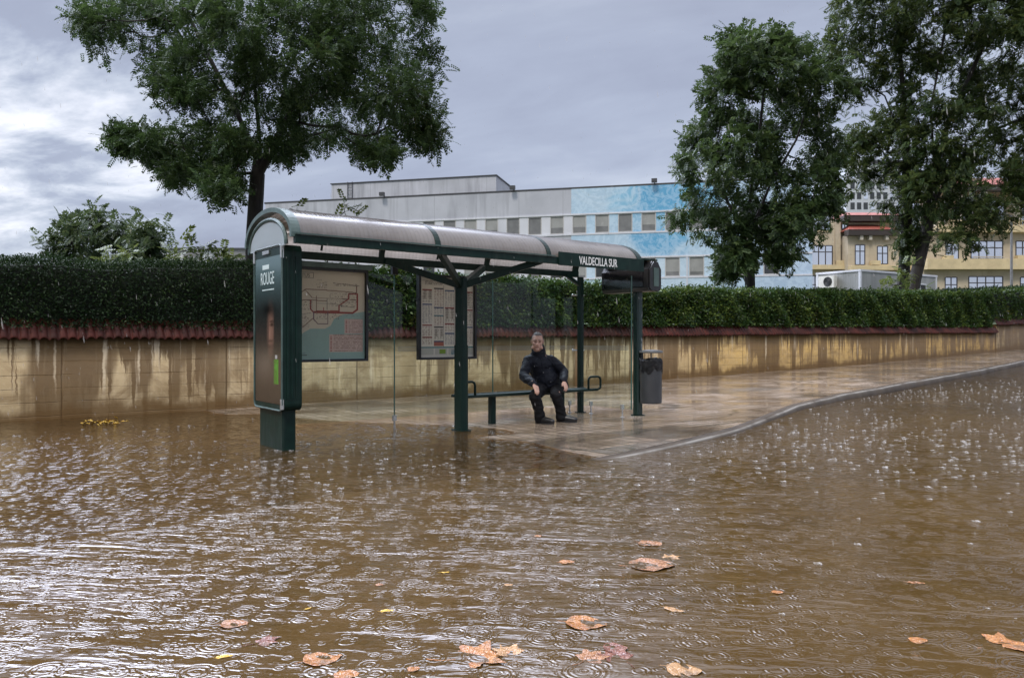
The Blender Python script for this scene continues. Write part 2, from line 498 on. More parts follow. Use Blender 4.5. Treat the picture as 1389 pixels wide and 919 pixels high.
def mat_water():
    m, n, b = newmat('muddy_floodwater')
    t = m.node_tree
    o = n.obj(); x, y, z = n.sep(o)
    dep = n.attr('depth')[2]
    mud = n.noise(n.scale(o, (0.35, 0.5, 1)), 0.6, 5, 0.6, 0.8); mud2 = n.noise(o, 3.0, 5, 0.65)
    col = n.mix(n.range(mud, 0.3, 0.7), (0.044, 0.024, 0.006), (0.072, 0.041, 0.013))
    col = n.mix(n.range(mud2, 0.35, 0.8, 0, 0.35), col, (0.11, 0.068, 0.027))
    S(b, 'Base Color', col); S(b, 'IOR', 1.333); S(b, 'Specular IOR Level', 1.0)
    S(b, 'Roughness', 0.10)
    # rings of falling drops: several scales, each cell with its own phase and strength
    def rings(sc, freq, off, seed, keep):
        v = n.n('ShaderNodeTexVoronoi', {'Vector': n.vmath('ADD', o, (seed, seed * 0.7, 0)), 'Scale': sc, 'Randomness': 1.0}, voronoi_dimensions='2D')
        dist = v.outputs['Distance']; cr, cg, cb = n.sep(v.outputs['Color'])
        ph = n.math('MULTIPLY', cr, 6.28)
        w = n.math('SINE', n.math('SUBTRACT', n.math('MULTIPLY', dist, freq), ph))
        rad = n.range(cg, 0, 1, 0.12, 0.46)
        fall = n.range(n.math('ABSOLUTE', n.math('SUBTRACT', dist, n.math('MULTIPLY', rad, 0.75))), 0.0, 0.26, 1.0, 0.0, True)
        on = n.math('GREATER_THAN', cb, keep)
        return n.math('MULTIPLY', n.math('MULTIPLY', w, fall), on)
    r1 = rings(5.5, 52.0, 0, 3.1, 0.42); r2 = rings(9.0, 34.0, 0, 11.7, 0.52); r3 = rings(17.0, 22.0, 0, 23.9, 0.58)
    rr = n.math('ADD', n.math('MULTIPLY', r1, 0.8), n.math('ADD', n.math('MULTIPLY', r2, 0.7), n.math('MULTIPLY', r3, 0.5)))
    # wind ripples run along the road, in gusts
    gust = n.range(n.noise(n.scale(o, (0.20, 0.45, 1)), 0.9, 3, 0.5, 1.2), 0.42, 0.62, 0.12, 1.0)
    wp = n.n('ShaderNodeNewGeometry').outputs['Position']     # wind blows down the street: crests lie across it
    wp = n.n('ShaderNodeVectorRotate', {'Vector': wp, 'Angle': 0.12}, rotation_type='Z_AXIS').outputs[0]
    wl = n.noise(n.scale(wp, (0.40, 1.3, 1)), 1.7, 3, 0.5, 0.7)
    wv = n.noise(n.scale(wp, (0.60, 2.3, 1)), 4.4, 3, 0.55, 1.0)
    wf = n.noise(n.scale(wp, (0.9, 2.0, 1)), 13.0, 2, 0.5, 0.8)
    dd = n.range(dep, 0.01, 0.13, 0.10, 1.0)      # shallow water over the pavement stays calm
    gust = n.math('MULTIPLY', gust, dd)
    h = n.math('ADD', n.math('MULTIPLY', n.math('MULTIPLY', wl, dd), 0.042), n.math('MULTIPLY', n.math('MULTIPLY', wv, 0.033), gust))
    h = n.math('ADD', h, n.math('MULTIPLY', n.math('MULTIPLY', wf, 0.0095), n.math('MAXIMUM', gust, 0.35)))
    h = n.math('ADD', h, n.math('MULTIPLY', rr, 0.0017))
    nb = n.bump(h, 1.0, 1.0)
    S(b, 'Normal', nb)
    tr = n.n('ShaderNodeBsdfTransparent', {'Color': (0.80, 0.66, 0.47)})
    gl = n.n('ShaderNodeBsdfGlossy', {'Color': (1, 1, 1), 'Roughness': 0.06, 'Normal': nb})
    fr = n.n('ShaderNodeFresnel', {'IOR': 1.33, 'Normal': nb}).outputs[0]
    thin = n.n('ShaderNodeMixShader'); S(thin, 0, fr)
    t.links.new(tr.outputs[0], thin.inputs[1]); t.links.new(gl.outputs[0], thin.inputs[2])
    # murk: the deeper, the less of the bottom shows (Beer-Lambert)
    op = n.math('SUBTRACT', 1.0, n.math('POWER', 2.71828, n.math('MULTIPLY', n.math('MAXIMUM', dep, 0.0), -38.0)))
    op = n.math('MAXIMUM', op, n.range(n.math('MAXIMUM', dep, 0.0), 0.0, 0.004, 0.0, 0.6))
    mx = n.n('ShaderNodeMixShader'); S(mx, 0, op)
    t.links.new(thin.outputs[0], mx.inputs[1]); t.links.new(b.outputs[0], mx.inputs[2])
    t.links.new(mx.outputs[0], t.nodes['Material Output'].inputs['Surface'])
    return m

M_PAVE, M_ASPH, M_WATER = mat_pavement(), mat_asphalt(), mat_water()
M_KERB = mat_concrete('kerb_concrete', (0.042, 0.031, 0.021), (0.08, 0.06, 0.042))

def axis(a, b, fine0, fine1, f, c):
    xs = list(np.arange(a, fine0, c)) + list(np.arange(fine0, fine1, f)) + list(np.arange(fine1, b + c * .5, c))
    return np.array(xs)
UA = axis(-40, 100, -8, 34, 0.2, 1.0)
# pavement sheet between kerb and wall
tt = np.linspace(0, 1, 40)
o = grid('pavement', UA, tt, lambda U, T: (lambda V: (U, V, pave_z(U, V)))(kerbv(U) + T * (WALLV + 0.05 - kerbv(U))), M_PAVE)
tag(o, kind='structure')
# kerb strip: sloped face, rounded edge, top
KS = [(-0.19, -0.22), (-0.19, -0.125), (-0.16, -0.03), (-0.135, -0.006), (-0.10, 0.004), (0.002, 0.004), (0.002, -0.15)]
kk = np.arange(len(KS))
def kerb_fn(U, K):
    dv = np.array([k[0] for k in KS])[K.astype(int)]; dz = np.array([k[1] for k in KS])[K.astype(int)]
    return U, kerbv(U) + dv, pave_z(U, kerbv(U)) + dz
o = grid('kerb', UA, kk, kerb_fn, M_KERB, smooth=False, attr=('arris_glint', lambda U, K: np.array([0, 0, .4, 1.0, .25, 0, 0])[K.astype(int)])); tag(o, kind='structure')
# carriageway
VR = axis(-30, 0, -3, 0.01, 0.5, 2.0)
tr_ = np.concatenate([np.linspace(-1, 0, 14)[:-1], np.linspace(0, 1, 30)])
def road_fn(U, T):
    V = np.where(T < 0, T * 28.0, T * (kerbv(U) - 0.17))
    return U, V, road_z(U, V)
o = grid('road', UA, tr_, road_fn, M_ASPH); tag(o, kind='structure')
# flood water: level where the street is low, thinning to a running film where the street climbs
def water_level(U, V):
    a = road_z(U, V) + 0.004
    k = 0.012
    return np.where(a > 0, a, 0) + k * np.exp(-np.abs(a) / k) * 0.35
def depth_fn(U, V):
    g = np.where(V > kerbv(U) - 0.1, pave_z(U, V), road_z(U, V))
    return water_level(U, V) - g
VWATER = np.concatenate([np.arange(-28, -4, 1.0), np.arange(-4, WALLV + 0.04, 0.15)])
o = grid('water', UA, VWATER, lambda U, V: (U, V, water_level(U, V)), M_WATER, attr=('depth', depth_fn)); tag(o, kind='structure')

# painted marks seen through the shallow water
M_WHITE = simple('worn_white_paint', (0.72, 0.70, 0.65), 0.4, var=0.25, scale=14)
M_YELLOW = simple('worn_yellow_paint', (0.75, 0.42, 0.05), 0.4, var=0.25, scale=14)
def road_mark(p0, p1, w, mat):
    a, c = uv_of(*p0[:2]), uv_of(*p1[:2])
    d = Vector((c[0] - a[0], c[1] - a[1])); L = d.length; d.normalize(); s = Vector((-d.y, d.x))
    k = np.linspace(0, L, 14); e = np.array([-w / 2, w / 2])
    def fn(K, E):
        U = a[0] + d.x * K + s.x * E; V = a[1] + d.y * K + s.y * E
        return U, V, np.maximum(road_z(U, V), -0.006) + 0.0035
    o = grid('road_marking', k, e, fn, mat); tag(o, kind='structure')
def gp(px, py, z=-0.05): # ground point under a photo pixel
    Y = (z - EYE) / ((CY - py) / F); return Vector(((px - CX) / F * Y, Y, z))
road_mark(gp(1262, 543, .04), gp(1312, 548, .04), 0.14, M_WHITE)
road_mark(gp(1218, 545, .02), gp(1288, 539, .05), 0.12, M_WHITE)
road_mark(gp(1084, 560, -.0), gp(1112, 568, -.0), 0.16, M_YELLOW)
# low terrain under everything and the raised garden behind the wall, one sheet to the horizon
M_SOIL = simple('grass_and_soil', (0.05, 0.065, 0.025), 0.9, var=0.5, scale=1.5, bump=0.02)
GU = np.concatenate([np.arange(-600, -60, 60.0), np.arange(-60, 110, 4.0), np.arange(110, 700, 60.0)])
GV = np.array([-600, -300, -120, -60, -34, -30, -10, 0, 8, 12, 13.38, 13.42, 14.5, 18, 30, 50, 70, 120, 300, 700.0])
def ground_fn(U, V):
    lo = prof(np.clip(U, -60, 100)) - np.where(V < -28, 0.12, 0.55)
    hi = prof(np.clip(U, -60, 60)) + 1.12 + np.clip((V - 14) / 40, 0, 1) * 1.2
    return U, V, np.where(V < 13.4, lo, hi)
o = grid('ground', GU, GV, ground_fn, M_SOIL, smooth=False); tag(o, kind='structure')

# ================================================================== RETAINING WALL
CBU = [-60, .93, 8.9, 14.9, 24.7, 36.9, 37.0]; CBZ = [1.19, 1.215, 1.245, 1.29, 1.39, 1.48, 1.48]
def cap_bottom(u): return np.interp(u, CBU, CBZ)
def mat_wall(name, gloom):
    m, n, b = newmat(name)
    o = n.obj(); x, y, z = n.sep(o); h = n.attr('hh')[2]
    far = n.range(x, 7.0, 22.0, 0.0, 1.0) if gloom is None else gloom      # the wall gets older and browner uphill
    big = n.noise(o, 0.5, 4, 0.6); med = n.noise(n.scale(o, (1, 1, 1.6)), 2.2, 6, 0.65); fin = n.noise(o, 14, 4, 0.6)
    col = n.mix(n.range(big, 0.35, 0.65), (0.46, 0.345, 0.19), (0.54, 0.42, 0.25))
    col = n.mix(n.range(x, 3.0, 6.5, 0.0, 0.75), col, (0.60, 0.37, 0.10))
    col = n.mix(n.range(med, 0.42, 0.72, 0, 0.55), col, (0.40, 0.28, 0.145))
    col = n.mix(n.range(fin, 0.5, 0.8, 0, 0.35), col, (0.72, 0.60, 0.42))
    # board marks: ragged horizontal joints
    zz = n.math('ADD', n.math('DIVIDE', z, 0.205), n.math('MULTIPLY', n.noise(n.scale(o, (1, 1, 0.1)), 1.6, 3), 0.22))
    fz = n.math('ABSOLUTE', n.math('SUBTRACT', n.math('FRACT', zz), 0.5))
    jn = n.math('MULTIPLY', n.range(fz, 0.46, 0.5), n.range(n.noise(n.scale(o, (1, 1, 3)), 2.0, 4), 0.36, 0.6))
    brd = n.n('ShaderNodeTexWhiteNoise', {'W': n.math('FLOOR', n.math('ADD', zz, 0.5))}, noise_dimensions='1D').outputs['Value']
    col = n.mix(n.math('MULTIPLY', brd, 0.22), col, (0.33, 0.23, 0.12))
    col = n.mix(n.math('MULTIPLY', jn, 0.55), col, (0.07, 0.048, 0.025))
    # vertical construction joints
    vj = n.math('ABSOLUTE', n.math('SUBTRACT', n.math('FRACT', n.math('DIVIDE', n.math('ADD', x, 100.62), 2.45)), 0.5))
    vline = n.range(vj, 0.4945, 0.498)
    col = n.mix(n.math('MULTIPLY', vline, 0.85), col, (0.05, 0.035, 0.02))
    # water stains run down from the coping: broad sheets and thin runs
    wob = n.math('MULTIPLY', n.math('SUBTRACT', n.noise(n.scale(o, (2, 2, 5)), 2.0, 3), 0.5), 0.05)
    xs = n.math('ADD', x, wob)
    s1 = n.noise(n.comb(n.math('MULTIPLY', xs, 2.3), 0.0, n.math('MULTIPLY', z, 0.22)), 1.0, 2, 0.6)
    s2 = n.noise(n.comb(n.math('MULTIPLY', xs, 8.5), 3.0, n.math('MULTIPLY', z, 0.35)), 1.0, 3, 0.65)
    reg = n.noise(n.comb(n.math('MULTIPLY', x, 0.65), 7.0, n.math('MULTIPLY', z, 0.3)), 1.0, 3, 0.6)
    drop = n.math('MULTIPLY', n.math('SUBTRACT', 1.0, h), n.range(n.noise(n.comb(n.math('MULTIPLY', x, 3.3), 17.0, 0.0), 1.0, 3, 0.6), 0.3, 0.7, 0.0, 2.6))
    a1 = n.math('ADD', n.math('ADD', s1, n.math('MULTIPLY', reg, 0.95)), n.math('MULTIPLY', drop, -0.10))
    st1 = n.range(n.math('ADD', a1, n.math('MULTIPLY', far, 0.10)), 0.875, 0.98, 0, 1, True)
    a2 = n.math('ADD', n.math('ADD', s2, n.math('MULTIPLY', reg, 0.55)), n.math('MULTIPLY', drop, -0.13))
    st2 = n.range(n.math('ADD', a2, n.math('MULTIPLY', far, 0.04)), 0.70, 0.765, 0, 1, True)
    stain = n.math('MAXIMUM', n.math('MULTIPLY', st1, 0.80), n.math('MULTIPLY', st2, 0.86))
    clean = n.math('MULTIPLY', n.range(x, -7.8, -6.8), n.range(x, -4.2, -3.2, 1.0, 0.0))    # sheltered stretch behind the map cases
    stain = n.math('MULTIPLY', stain, n.math('MULTIPLY_ADD', clean, -0.72, 1.0))
    col = n.mix(stain, col, (0.088, 0.046, 0.014))
    # lime runs
    l1 = n.noise(n.comb(n.math('MULTIPLY', xs, 6.0), 11.0, n.math('MULTIPLY', z, 0.3)), 1.0, 3, 0.6)
    lime = n.math('MULTIPLY', n.range(l1, 0.58, 0.67, 0, 0.7, True), n.range(h, 0.15, 0.35))
    col = n.mix(lime, col, (0.66, 0.54, 0.37))
    col = n.mix(n.math('MULTIPLY', far, n.range(med, 0.3, 0.7, 0.25, 0.7)), col, (0.135, 0.078, 0.028))
    blot = n.noise(n.scale(o, (0.8, 1, 1.3)), 1.4, 7, 0.72, 0.6)
    col = n.mix(n.range(blot, 0.47, 0.66, 0, 0.72), col, (0.17, 0.105, 0.045))
    # soaked foot of the wall, and a darker rim under the tiles
    foot = n.range(n.math('ADD', h, n.math('MULTIPLY', n.math('SUBTRACT', n.noise(n.scale(o, (1, 1, .3)), 0.9, 6, 0.7), 0.5), 0.75)), 0.08, 0.24, 0.85, 0.0, True)
    col = n.mix(foot, col, (0.135, 0.075, 0.026))
    rim = n.range(n.math('ADD', h, n.math('MULTIPLY', n.noise(n.scale(o, (1, 1, .3)), 3.0, 3), 0.1)), 0.97, 1.02, 0.0, 0.7)
    col = n.mix(rim, col, (0.10, 0.065, 0.032))
    S(b, 'Base Color', col); S(b, 'Specular IOR Level', 0.2)
    S(b, 'Roughness', n.range(n.math('MAXIMUM', stain, foot), 0, 1, 0.7, 0.42))
    hgt = n.math('ADD', n.math('MULTIPLY', jn, -1.2), n.math('ADD', n.math('MULTIPLY', fin, 0.5), n.math('ADD', n.math('MULTIPLY', brd, 0.5), n.math('MULTIPLY', vline, -2.0))))
    S(b, 'Normal', n.bump(hgt, 0.7, 0.008))
    return m

def mat_tiles():
    m, n, b = newmat('red_coping_tile')
    o = n.obj(); x, y, z = n.sep(o)
    cell = n.n('ShaderNodeTexWhiteNoise', {'W': n.math('FLOOR', n.math('DIVIDE', n.math('ADD', x, 200.0), 0.125))}, noise_dimensions='1D').outputs['Value']
    col = n.mix(cell, (0.040, 0.011, 0.007), (0.090, 0.021, 0.013))
    col = n.mix(n.range(n.noise(o, 9, 5, 0.6), 0.5, 0.75, 0, 0.75), col, (0.045, 0.022, 0.015))
    S(b, 'Base Color', col); S(b, 'Specular IOR Level', 0.25); S(b, 'Roughness', n.range(n.noise(o, 5, 3), 0.3, 0.7, 0.35, 0.6))
    S(b, 'Normal', n.bump(n.noise(o, 30, 3), 0.3, 0.004))
    return m
M_WALL, M_WALL2, M_TILE = mat_wall('stained_concrete', None), mat_wall('old_dark_concrete', 1.0), mat_tiles()

def wall_piece(u0, u1, capfn, label, mat, v0=WALLV):
    w = thing('retaining_wall', ((u0 + u1) / 2, v0, float(prof((u0 + u1) / 2))), label, 'wall')
    us = np.arange(u0, u1 + 0.01, 0.25)
    ks = np.array([0, 1, 2, 3, 4, 5])
    def fn(U, K):
        k = K.astype(int)
        lo = prof(U) - 0.2; hi = capfn(U) + 0.03
        base = prof(U) + 0.02
        z = np.choose(k, [lo, base, hi, hi, base, lo])
        v = np.choose(k, [v0, v0, v0, v0 + 0.25, v0 + 0.25, v0 + 0.25])
        return U, v + 0 * U, z
    o = grid('wall_panel', us, ks, fn, mat, parent=w, attr=('hh', lambda U, K: np.choose(K.astype(int), [-0.15, 0.0, 1.0, 1.0, 0.0, -0.15])), smooth=False)
    MB().box((u0 - .001, v0 + .004, float(prof(u0)) - .2), (u0 + .03, v0 + .246, float(capfn(u0)) + .026)).build('end_face', mat, w)
    # barrel tiles laid on a slope: fine sine section, two courses
    p = 0.125
    uu = np.arange(u0 - 0.05, u1 + 0.05, p / 8)
    rows = [(-0.085, -0.02), (-0.085, 0.0), (0.0, 0.105), (0.0, 0.125), (0.13, 0.262), (0.20, 0.262), (0.29, 0.20)]
    kk = np.arange(len(rows))
    def tf(U, K):
        k = K.astype(int)
        ph = np.mod(U, p) / p * 2 - 1
        bar = 0.045 * np.sqrt(np.clip(1 - (ph * 1.25) ** 2, 0, 1))
        idx = np.floor(U / p)
        jit = 0.008 * np.sin(idx * 12.9898) + 0.006 * np.sin(idx * 4.1)
        rv = np.array([r[0] for r in rows])[k]; rz = np.array([r[1] for r in rows])[k]
        b2 = np.where(k == 0, bar - 0.012, bar)
        b2 = np.where(k == 6, bar * 0.3, b2)
        return U, v0 + rv - b2 * 0.55 + jit * 0.6, capfn(U) + rz + b2 * 0.75 + jit
    grid('tile_coping', uu, kk, tf, M_TILE, parent=w, smooth=False)
    return w
wall_piece(-14, 37.3, cap_bottom, 'long ochre concrete retaining wall streaked with water stains behind the bus shelter', M_WALL)
wall_piece(37.3, 70, lambda u: np.interp(u, [37, 50, 70], [1.80, 2.25, 3.0]), 'taller dark grey wall section with a stepped up red coping, uphill end of the wall', M_WALL2, v0=WALLV - .004)

# ================================================================== HEDGES
M_HDARK = leafmat('dark_hedge_leaf', (0.005, 0.014, 0.004), (0.013, 0.034, 0.009), (0.040, 0.070, 0.020), 0.2, 0.5)
M_HLIGHT = leafmat('glossy_hedge_leaf', (0.009, 0.028, 0.006), (0.027, 0.064, 0.014), (0.12, 0.165, 0.028), 0.25, 0.42)
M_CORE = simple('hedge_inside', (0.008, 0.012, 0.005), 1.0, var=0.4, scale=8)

def leaf_quads(P, D, Nn, L, Wd, fold=0.25):
    """one folded leaf per point: base, two sides, tip (two triangles as a bent quad)"""
    D = D / np.linalg.norm(D, axis=1, keepdims=True)
    T = np.cross(D, Nn); T /= np.linalg.norm(T, axis=1, keepdims=True) + 1e-9
    N2 = np.cross(T, D)
    L = L[:, None]; Wd = Wd[:, None]
    b = P; tip = P + D * L - N2 * L * 0.12
    m = P + D * L * 0.45
    a = m + T * Wd * 0.5 + N2 * Wd * fold; c = m - T * Wd * 0.5 + N2 * Wd * fold
    V = np.stack([b, a, tip, c], 1).reshape(-1, 3)
    Fq = np.arange(len(V)).reshape(-1, 4)
    return V, Fq

HTU = [-14, .93, 4.6, 8, 15.1, 24.7, 36.8, 60]; HTZ = [2.34, 2.40, 2.54, 2.52, 2.47, 2.78, 3.17, 4.2]
def hedge_top(u): return np.interp(u, HTU, HTZ) + 0.025 * np.sin(np.asarray(u) * 1.9) + 0.02 * np.sin(np.asarray(u) * 4.3 + 1)
def hedge(u0, u1, mat, label, n, L, Wd, lump, vf=13.22, vb=14.7, botfn=None, topfn=hedge_top, hang=0.0, top_noise=0.05):
    botfn = botfn or (lambda u: cap_bottom(u) + np.interp(u, [5, 12], [0.16, 0.25]))
    h = thing('hedge', ((u0 + u1) / 2, (vf + vb) / 2, float(botfn((u0 + u1) / 2))), label, 'hedge')
    def lumpy(u, z, s):
        return lump * (np.sin(u * 2.1 + s + 1.5 * np.sin(z * 2.3 + u * .7)) * np.cos(z * 3.1 + 0.6 * np.sin(u * 3.3)) + 0.6 * np.sin(u * 5.3 + z * 4.2) )
    core_u = np.arange(u0 + .12, u1 - .1, 0.2)
    if len(core_u) < 2: core_u = np.array([u0 + .1, u1 - .1])
    def cf(U, K):
        k = K.astype(int); b = botfn(U); t = topfn(U)
        z = np.choose(k, [b + .06, b + .4, (b + t) / 2, t - .14, t - .08, t - .14, b + .1])
        v = np.choose(k, [vf + .22, vf + .16, vf + .16, vf + .16, (vf + vb) / 2, vb - .16, vb - .2])
        return U, v + np.where(k < 4, lumpy(U, z, 0), 0), z
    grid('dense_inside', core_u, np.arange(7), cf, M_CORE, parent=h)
    A_f = float(np.mean(topfn(np.array([u0, u1])) - botfn(np.array([u0, u1])))); A_t = vb - vf
    nf = int(n * A_f / (A_f + 0.7 * A_t)); nt = n - nf
    # near leaves matter most: denser towards the camera is not needed for a uniform clipped hedge
    u = RNG.uniform(u0, u1, n); P = np.zeros((n, 3)); O = np.zeros((n, 3))
    b = botfn(u[:nf]); t = topfn(u[:nf]); r = RNG.uniform(0, 1, nf)
    z = b - hang * RNG.uniform(0, 1, nf) ** 2 * (0.5 + 0.5 * np.sin(u[:nf] * 3.1 + np.sin(u[:nf] * 7))) + r * (t - b)
    rnd = np.clip((z - (t - 0.12)) / 0.12, 0, 1)
    P[:nf] = np.stack([u[:nf], vf + lumpy(u[:nf], z, 0) + RNG.uniform(0, 0.14, nf) ** 1 + rnd * 0.10, z], 1)
    O[:nf] = np.stack([0 * z, -np.ones(nf), 0.25 + 0.8 * rnd], 1)
    v = RNG.uniform(vf + .05, vb, nt); zt = topfn(u[nf:]) + top_noise * RNG.normal(0, 1, nt) * 0.7 + 1.6 * top_noise * np.clip(np.sin(u[nf:] * 9.7 + 3 * np.sin(u[nf:] * 2.9)) + np.sin(u[nf:] * 23.1) - 0.7, 0, 1) * 1.5 * RNG.uniform(0, 1, nt) + lumpy(u[nf:], v, 2) * 0.5 - RNG.uniform(0, 0.1, nt)
    P[nf:] = np.stack([u[nf:], v, zt], 1); O[nf:] = np.stack([0 * v, -0.3 * np.ones(nt), np.ones(nt)], 1)
    D = O * 0.9 + RNG.normal(0, 0.75, (n, 3)); D[:, 2] -= 0.15
    Nn = O + RNG.normal(0, 0.5, (n, 3))
    s = RNG.uniform(0.65, 1.3, n)
    V, Fq = leaf_quads(P, D, Nn, L * s, Wd * s)
    o = np_mesh('foliage', V, Fq, mat, parent=h)
    return h
hedge(-13, 5.0, M_HDARK, 'tall dark fine leaved clipped hedge on the wall left of the shelter', 95000, 0.048, 0.022, 0.03, hang=0.10, top_noise=0.03)
hedge(5.0, 37.0, M_HLIGHT, 'long bright green glossy leaved hedge running uphill on the wall', 100000, 0.080, 0.048, 0.085, hang=0.05, top_noise=0.06)
hedge(37.1, 66, M_HLIGHT, 'farthest hedge section above the taller dark wall at the right edge', 16000, 0.12, 0.07, 0.06,
      botfn=lambda u: np.interp(u, [37, 50, 70], [1.80, 2.25, 3.0]) + 0.2, topfn=lambda u: np.interp(u, [37, 50, 70], [3.32, 3.9, 4.8]))
hedge(42, 66, M_HDARK, 'dark second hedge row showing behind the bright hedge under the yellow building', 12000, 0.12, 0.06, 0.08, vf=17.5, vb=18.8,
      botfn=lambda u: prof(u) + 1.1, topfn=lambda u: np.interp(u, [42, 56, 66], [3.72, 4.55, 5.1]))
# ================================================================== BUS SHELTER
M_GREEN_OLD = simple('dark_green_plain', (0.005, 0.020, 0.015), 0.36, var=0.3, scale=9, bump=0.0008, spec=0.22)
def mat_green():
    m, n, b = newmat('dark_green_paint'); o = n.obj()
    f = n.noise(o, 9, 4); run = n.noise(n.scale(o, (9, 9, .9)), 1.5, 4, .65); sp = n.noise(o, 45, 3, .7)
    c = n.mix(n.range(f, .3, .7), (0.0035, 0.014, 0.011), (0.0065, 0.024, 0.018))
    c = n.mix(n.range(run, .52, .75, 0, .30), c, (0.055, 0.062, 0.052))       # chalky water runs
    c = n.mix(n.range(sp, .68, .76, 0, .45), c, (0.12, 0.12, 0.10))            # chips and spots
    S(b, 'Base Color', c); S(b, 'Roughness', n.range(run, .35, .7, .30, .5)); S(b, 'Specular IOR Level', .22)
    S(b, 'Normal', n.bump(n.noise(o, 50, 3), .4, .0008)); return m
M_GREEN = mat_green()
M_GREEN2 = simple('weathered_green_paint', (0.06, 0.095, 0.085), 0.4, var=0.25, scale=9)
M_STEEL = simple('brushed_steel', (0.55, 0.55, 0.53), 0.28, metal=0.9, var=0.2, scale=20)
M_BLACK = simple('black_plastic', (0.012, 0.012, 0.013), 0.35, var=0.3)
M_LETTER = simple('white_lettering', (0.80, 0.80, 0.78), 0.5, var=0.05)
M_GLASS = glassmat('shelter_glass')
M_ART = artmat('printed_sheet', 0.5, 0.0)
M_COVER = glassmat('case_glass', (0.93, 0.92, 0.88), 0.45)
M_POSTER = artmat('printed_poster', 0.25, 0.2)

def mat_roof():
    m, n, b = newmat('translucent_roof_sheet')
    t = m.node_tree
    o = n.obj(); x, y, z = n.sep(o)
    rib = n.math('SINE', n.math('MULTIPLY', x, 2 * PI / 0.055))
    f = n.noise(o, 1.6, 5, 0.6)
    col = n.mix(n.range(f, 0.35, 0.65), (0.31, 0.28, 0.265), (0.45, 0.42, 0.405))
    # brown leaf sludge lying near the totem end
    sl = n.math('ADD', n.noise(n.scale(o, (1.2, 4, 4)), 2.0, 5, 0.65), n.range(x, -2.4, -0.4, 0.22, -0.25))
    sl = n.math('MULTIPLY', n.range(sl, 0.53, 0.62, 0, 0.9), n.range(z, 2.38, 2.5))
    col = n.mix(sl, col, (0.045, 0.030, 0.015))
    col = n.mix(n.range(rib, 0.2, 0.9, 0.0, 0.22), col, (0.22, 0.20, 0.18))
    S(b, 'Base Color', col); S(b, 'Roughness', n.range(f, 0.3, 0.7, 0.2, 0.38)); S(b, 'Coat Weight', 0.8); S(b, 'Coat Roughness', 0.12)
    S(b, 'Normal', n.bump(rib, 0.2, 0.003))
    tr = n.n('ShaderNodeBsdfTranslucent', {'Color': n.mix(1.0, col, (0.96, 0.90, 0.80), 'MULTIPLY')})
    mx = n.n('ShaderNodeMixShader'); S(mx, 0, n.math('SUBTRACT', 0.60, n.math('MULTIPLY', sl, 0.45)))
    t.links.new(b.outputs[0], mx.inputs[1]); t.links.new(tr.outputs[0], mx.inputs[2])
    t.links.new(mx.outputs[0], t.nodes['Material Output'].inputs['Surface'])
    return m
M_ROOF = mat_roof()
def mat_acrylic():
    m, n, b = newmat('frosted_end_sheet')
    t = m.node_tree
    S(b, 'Base Color', (0.62, 0.68, 0.70, 1)); S(b, 'Roughness', 0.2)
    tr = n.n('ShaderNodeBsdfTranslucent', {'Color': (0.75, 0.82, 0.86, 1)})
    mx = n.n('ShaderNodeMixShader'); S(mx, 0, 0.65)
    t.links.new(b.outputs[0], mx.inputs[1]); t.links.new(tr.outputs[0], mx.inputs[2])
    t.links.new(mx.outputs[0], t.nodes['Material Output'].inputs['Surface'])
    return m
M_FROST = mat_acrylic()

VF, VR, VC, ZB = 7.60, 9.00, 8.30, 2.24
U0, U1 = 3.05, 8.30
sh = thing('bus_shelter', (5.6, VC, 0), 'dark green glass bus shelter with arched roof standing in the flood', 'bus shelter')

def arch_pt(a, dr=0.0):
    """point of the roof arch at angle a (0 front edge, pi rear edge)"""
    c, s = math.cos(a), math.sin(a)
    return (VC - (0.70 + dr) * c, ZB + 0.02 + (0.36 + dr) * (max(s, 0) ** 0.92))
ARC = [PI * i / 28 for i in range(29)]
arches = [3.06, 4.80, 6.52, 8.27]
# roof sheets, one per bay
for i in range(3):
    a0, a1 = arches[i] + (0.03 if i else 0.02), arches[i + 1] - 0.03
    us = np.linspace(a0, a1, 8)
    th = np.array([math.radians(x) for x in np.linspace(-4, 184, 33)])
    def fn(U, T, top=0.012):
        c = np.cos(T); s = np.maximum(np.sin(T), 0) ** 0.92 + np.minimum(np.sin(T), 0)
        return U, VC - 0.705 * c, ZB + 0.03 + 0.37 * s
    o = grid('roof_panel', us, th, fn, M_ROOF, parent=sh)
for k, ua in enumerate(arches):
    mb = MB()
    w = 0.05 if k in (0, 3) else 0.035
    for i in range(28):
        (v0, z0), (v1, z1) = arch_pt(ARC[i], 0.02), arch_pt(ARC[i + 1], 0.02)
        (b0, c0), (b1, c1) = arch_pt(ARC[i], -0.03), arch_pt(ARC[i + 1], -0.03)
        L = [(ua - w, v0, z0), (ua - w, v1, z1), (ua + w, v1, z1), (ua + w, v0, z0), (ua - w, b0, c0), (ua - w, b1, c1), (ua + w, b1, c1), (ua + w, b0, c0)]
        mb.add(L, [(0, 3, 2, 1), (4, 5, 6, 7), (0, 1, 5, 4), (2, 3, 7, 6)])
    mb.build('roof_arch', M_GREEN2 if k == 0 else M_GREEN, sh)
# inner arch and frosted half-moon sheet over the advertising panel
mb = MB(); pts = []
for a in ARC:
    c, s = math.cos(a), max(math.sin(a), 0)
    pts.append((3.02, VC - 0.55 * c, 2.20 + 0.31 * s ** 0.92))
mb.tube(pts, 0.022, 8); mb.build('inner_arch', M_GREEN2, sh)
mb = MB(); ring = [(VC - 0.53 * math.cos(a), 2.19 + 0.29 * max(math.sin(a), 0) ** 0.92) for a in ARC]
mb.prism(ring, 3.015, 3.027, fn=lambda a, b, c: (c, a, b)); mb.build('end_panel', M_FROST, sh)
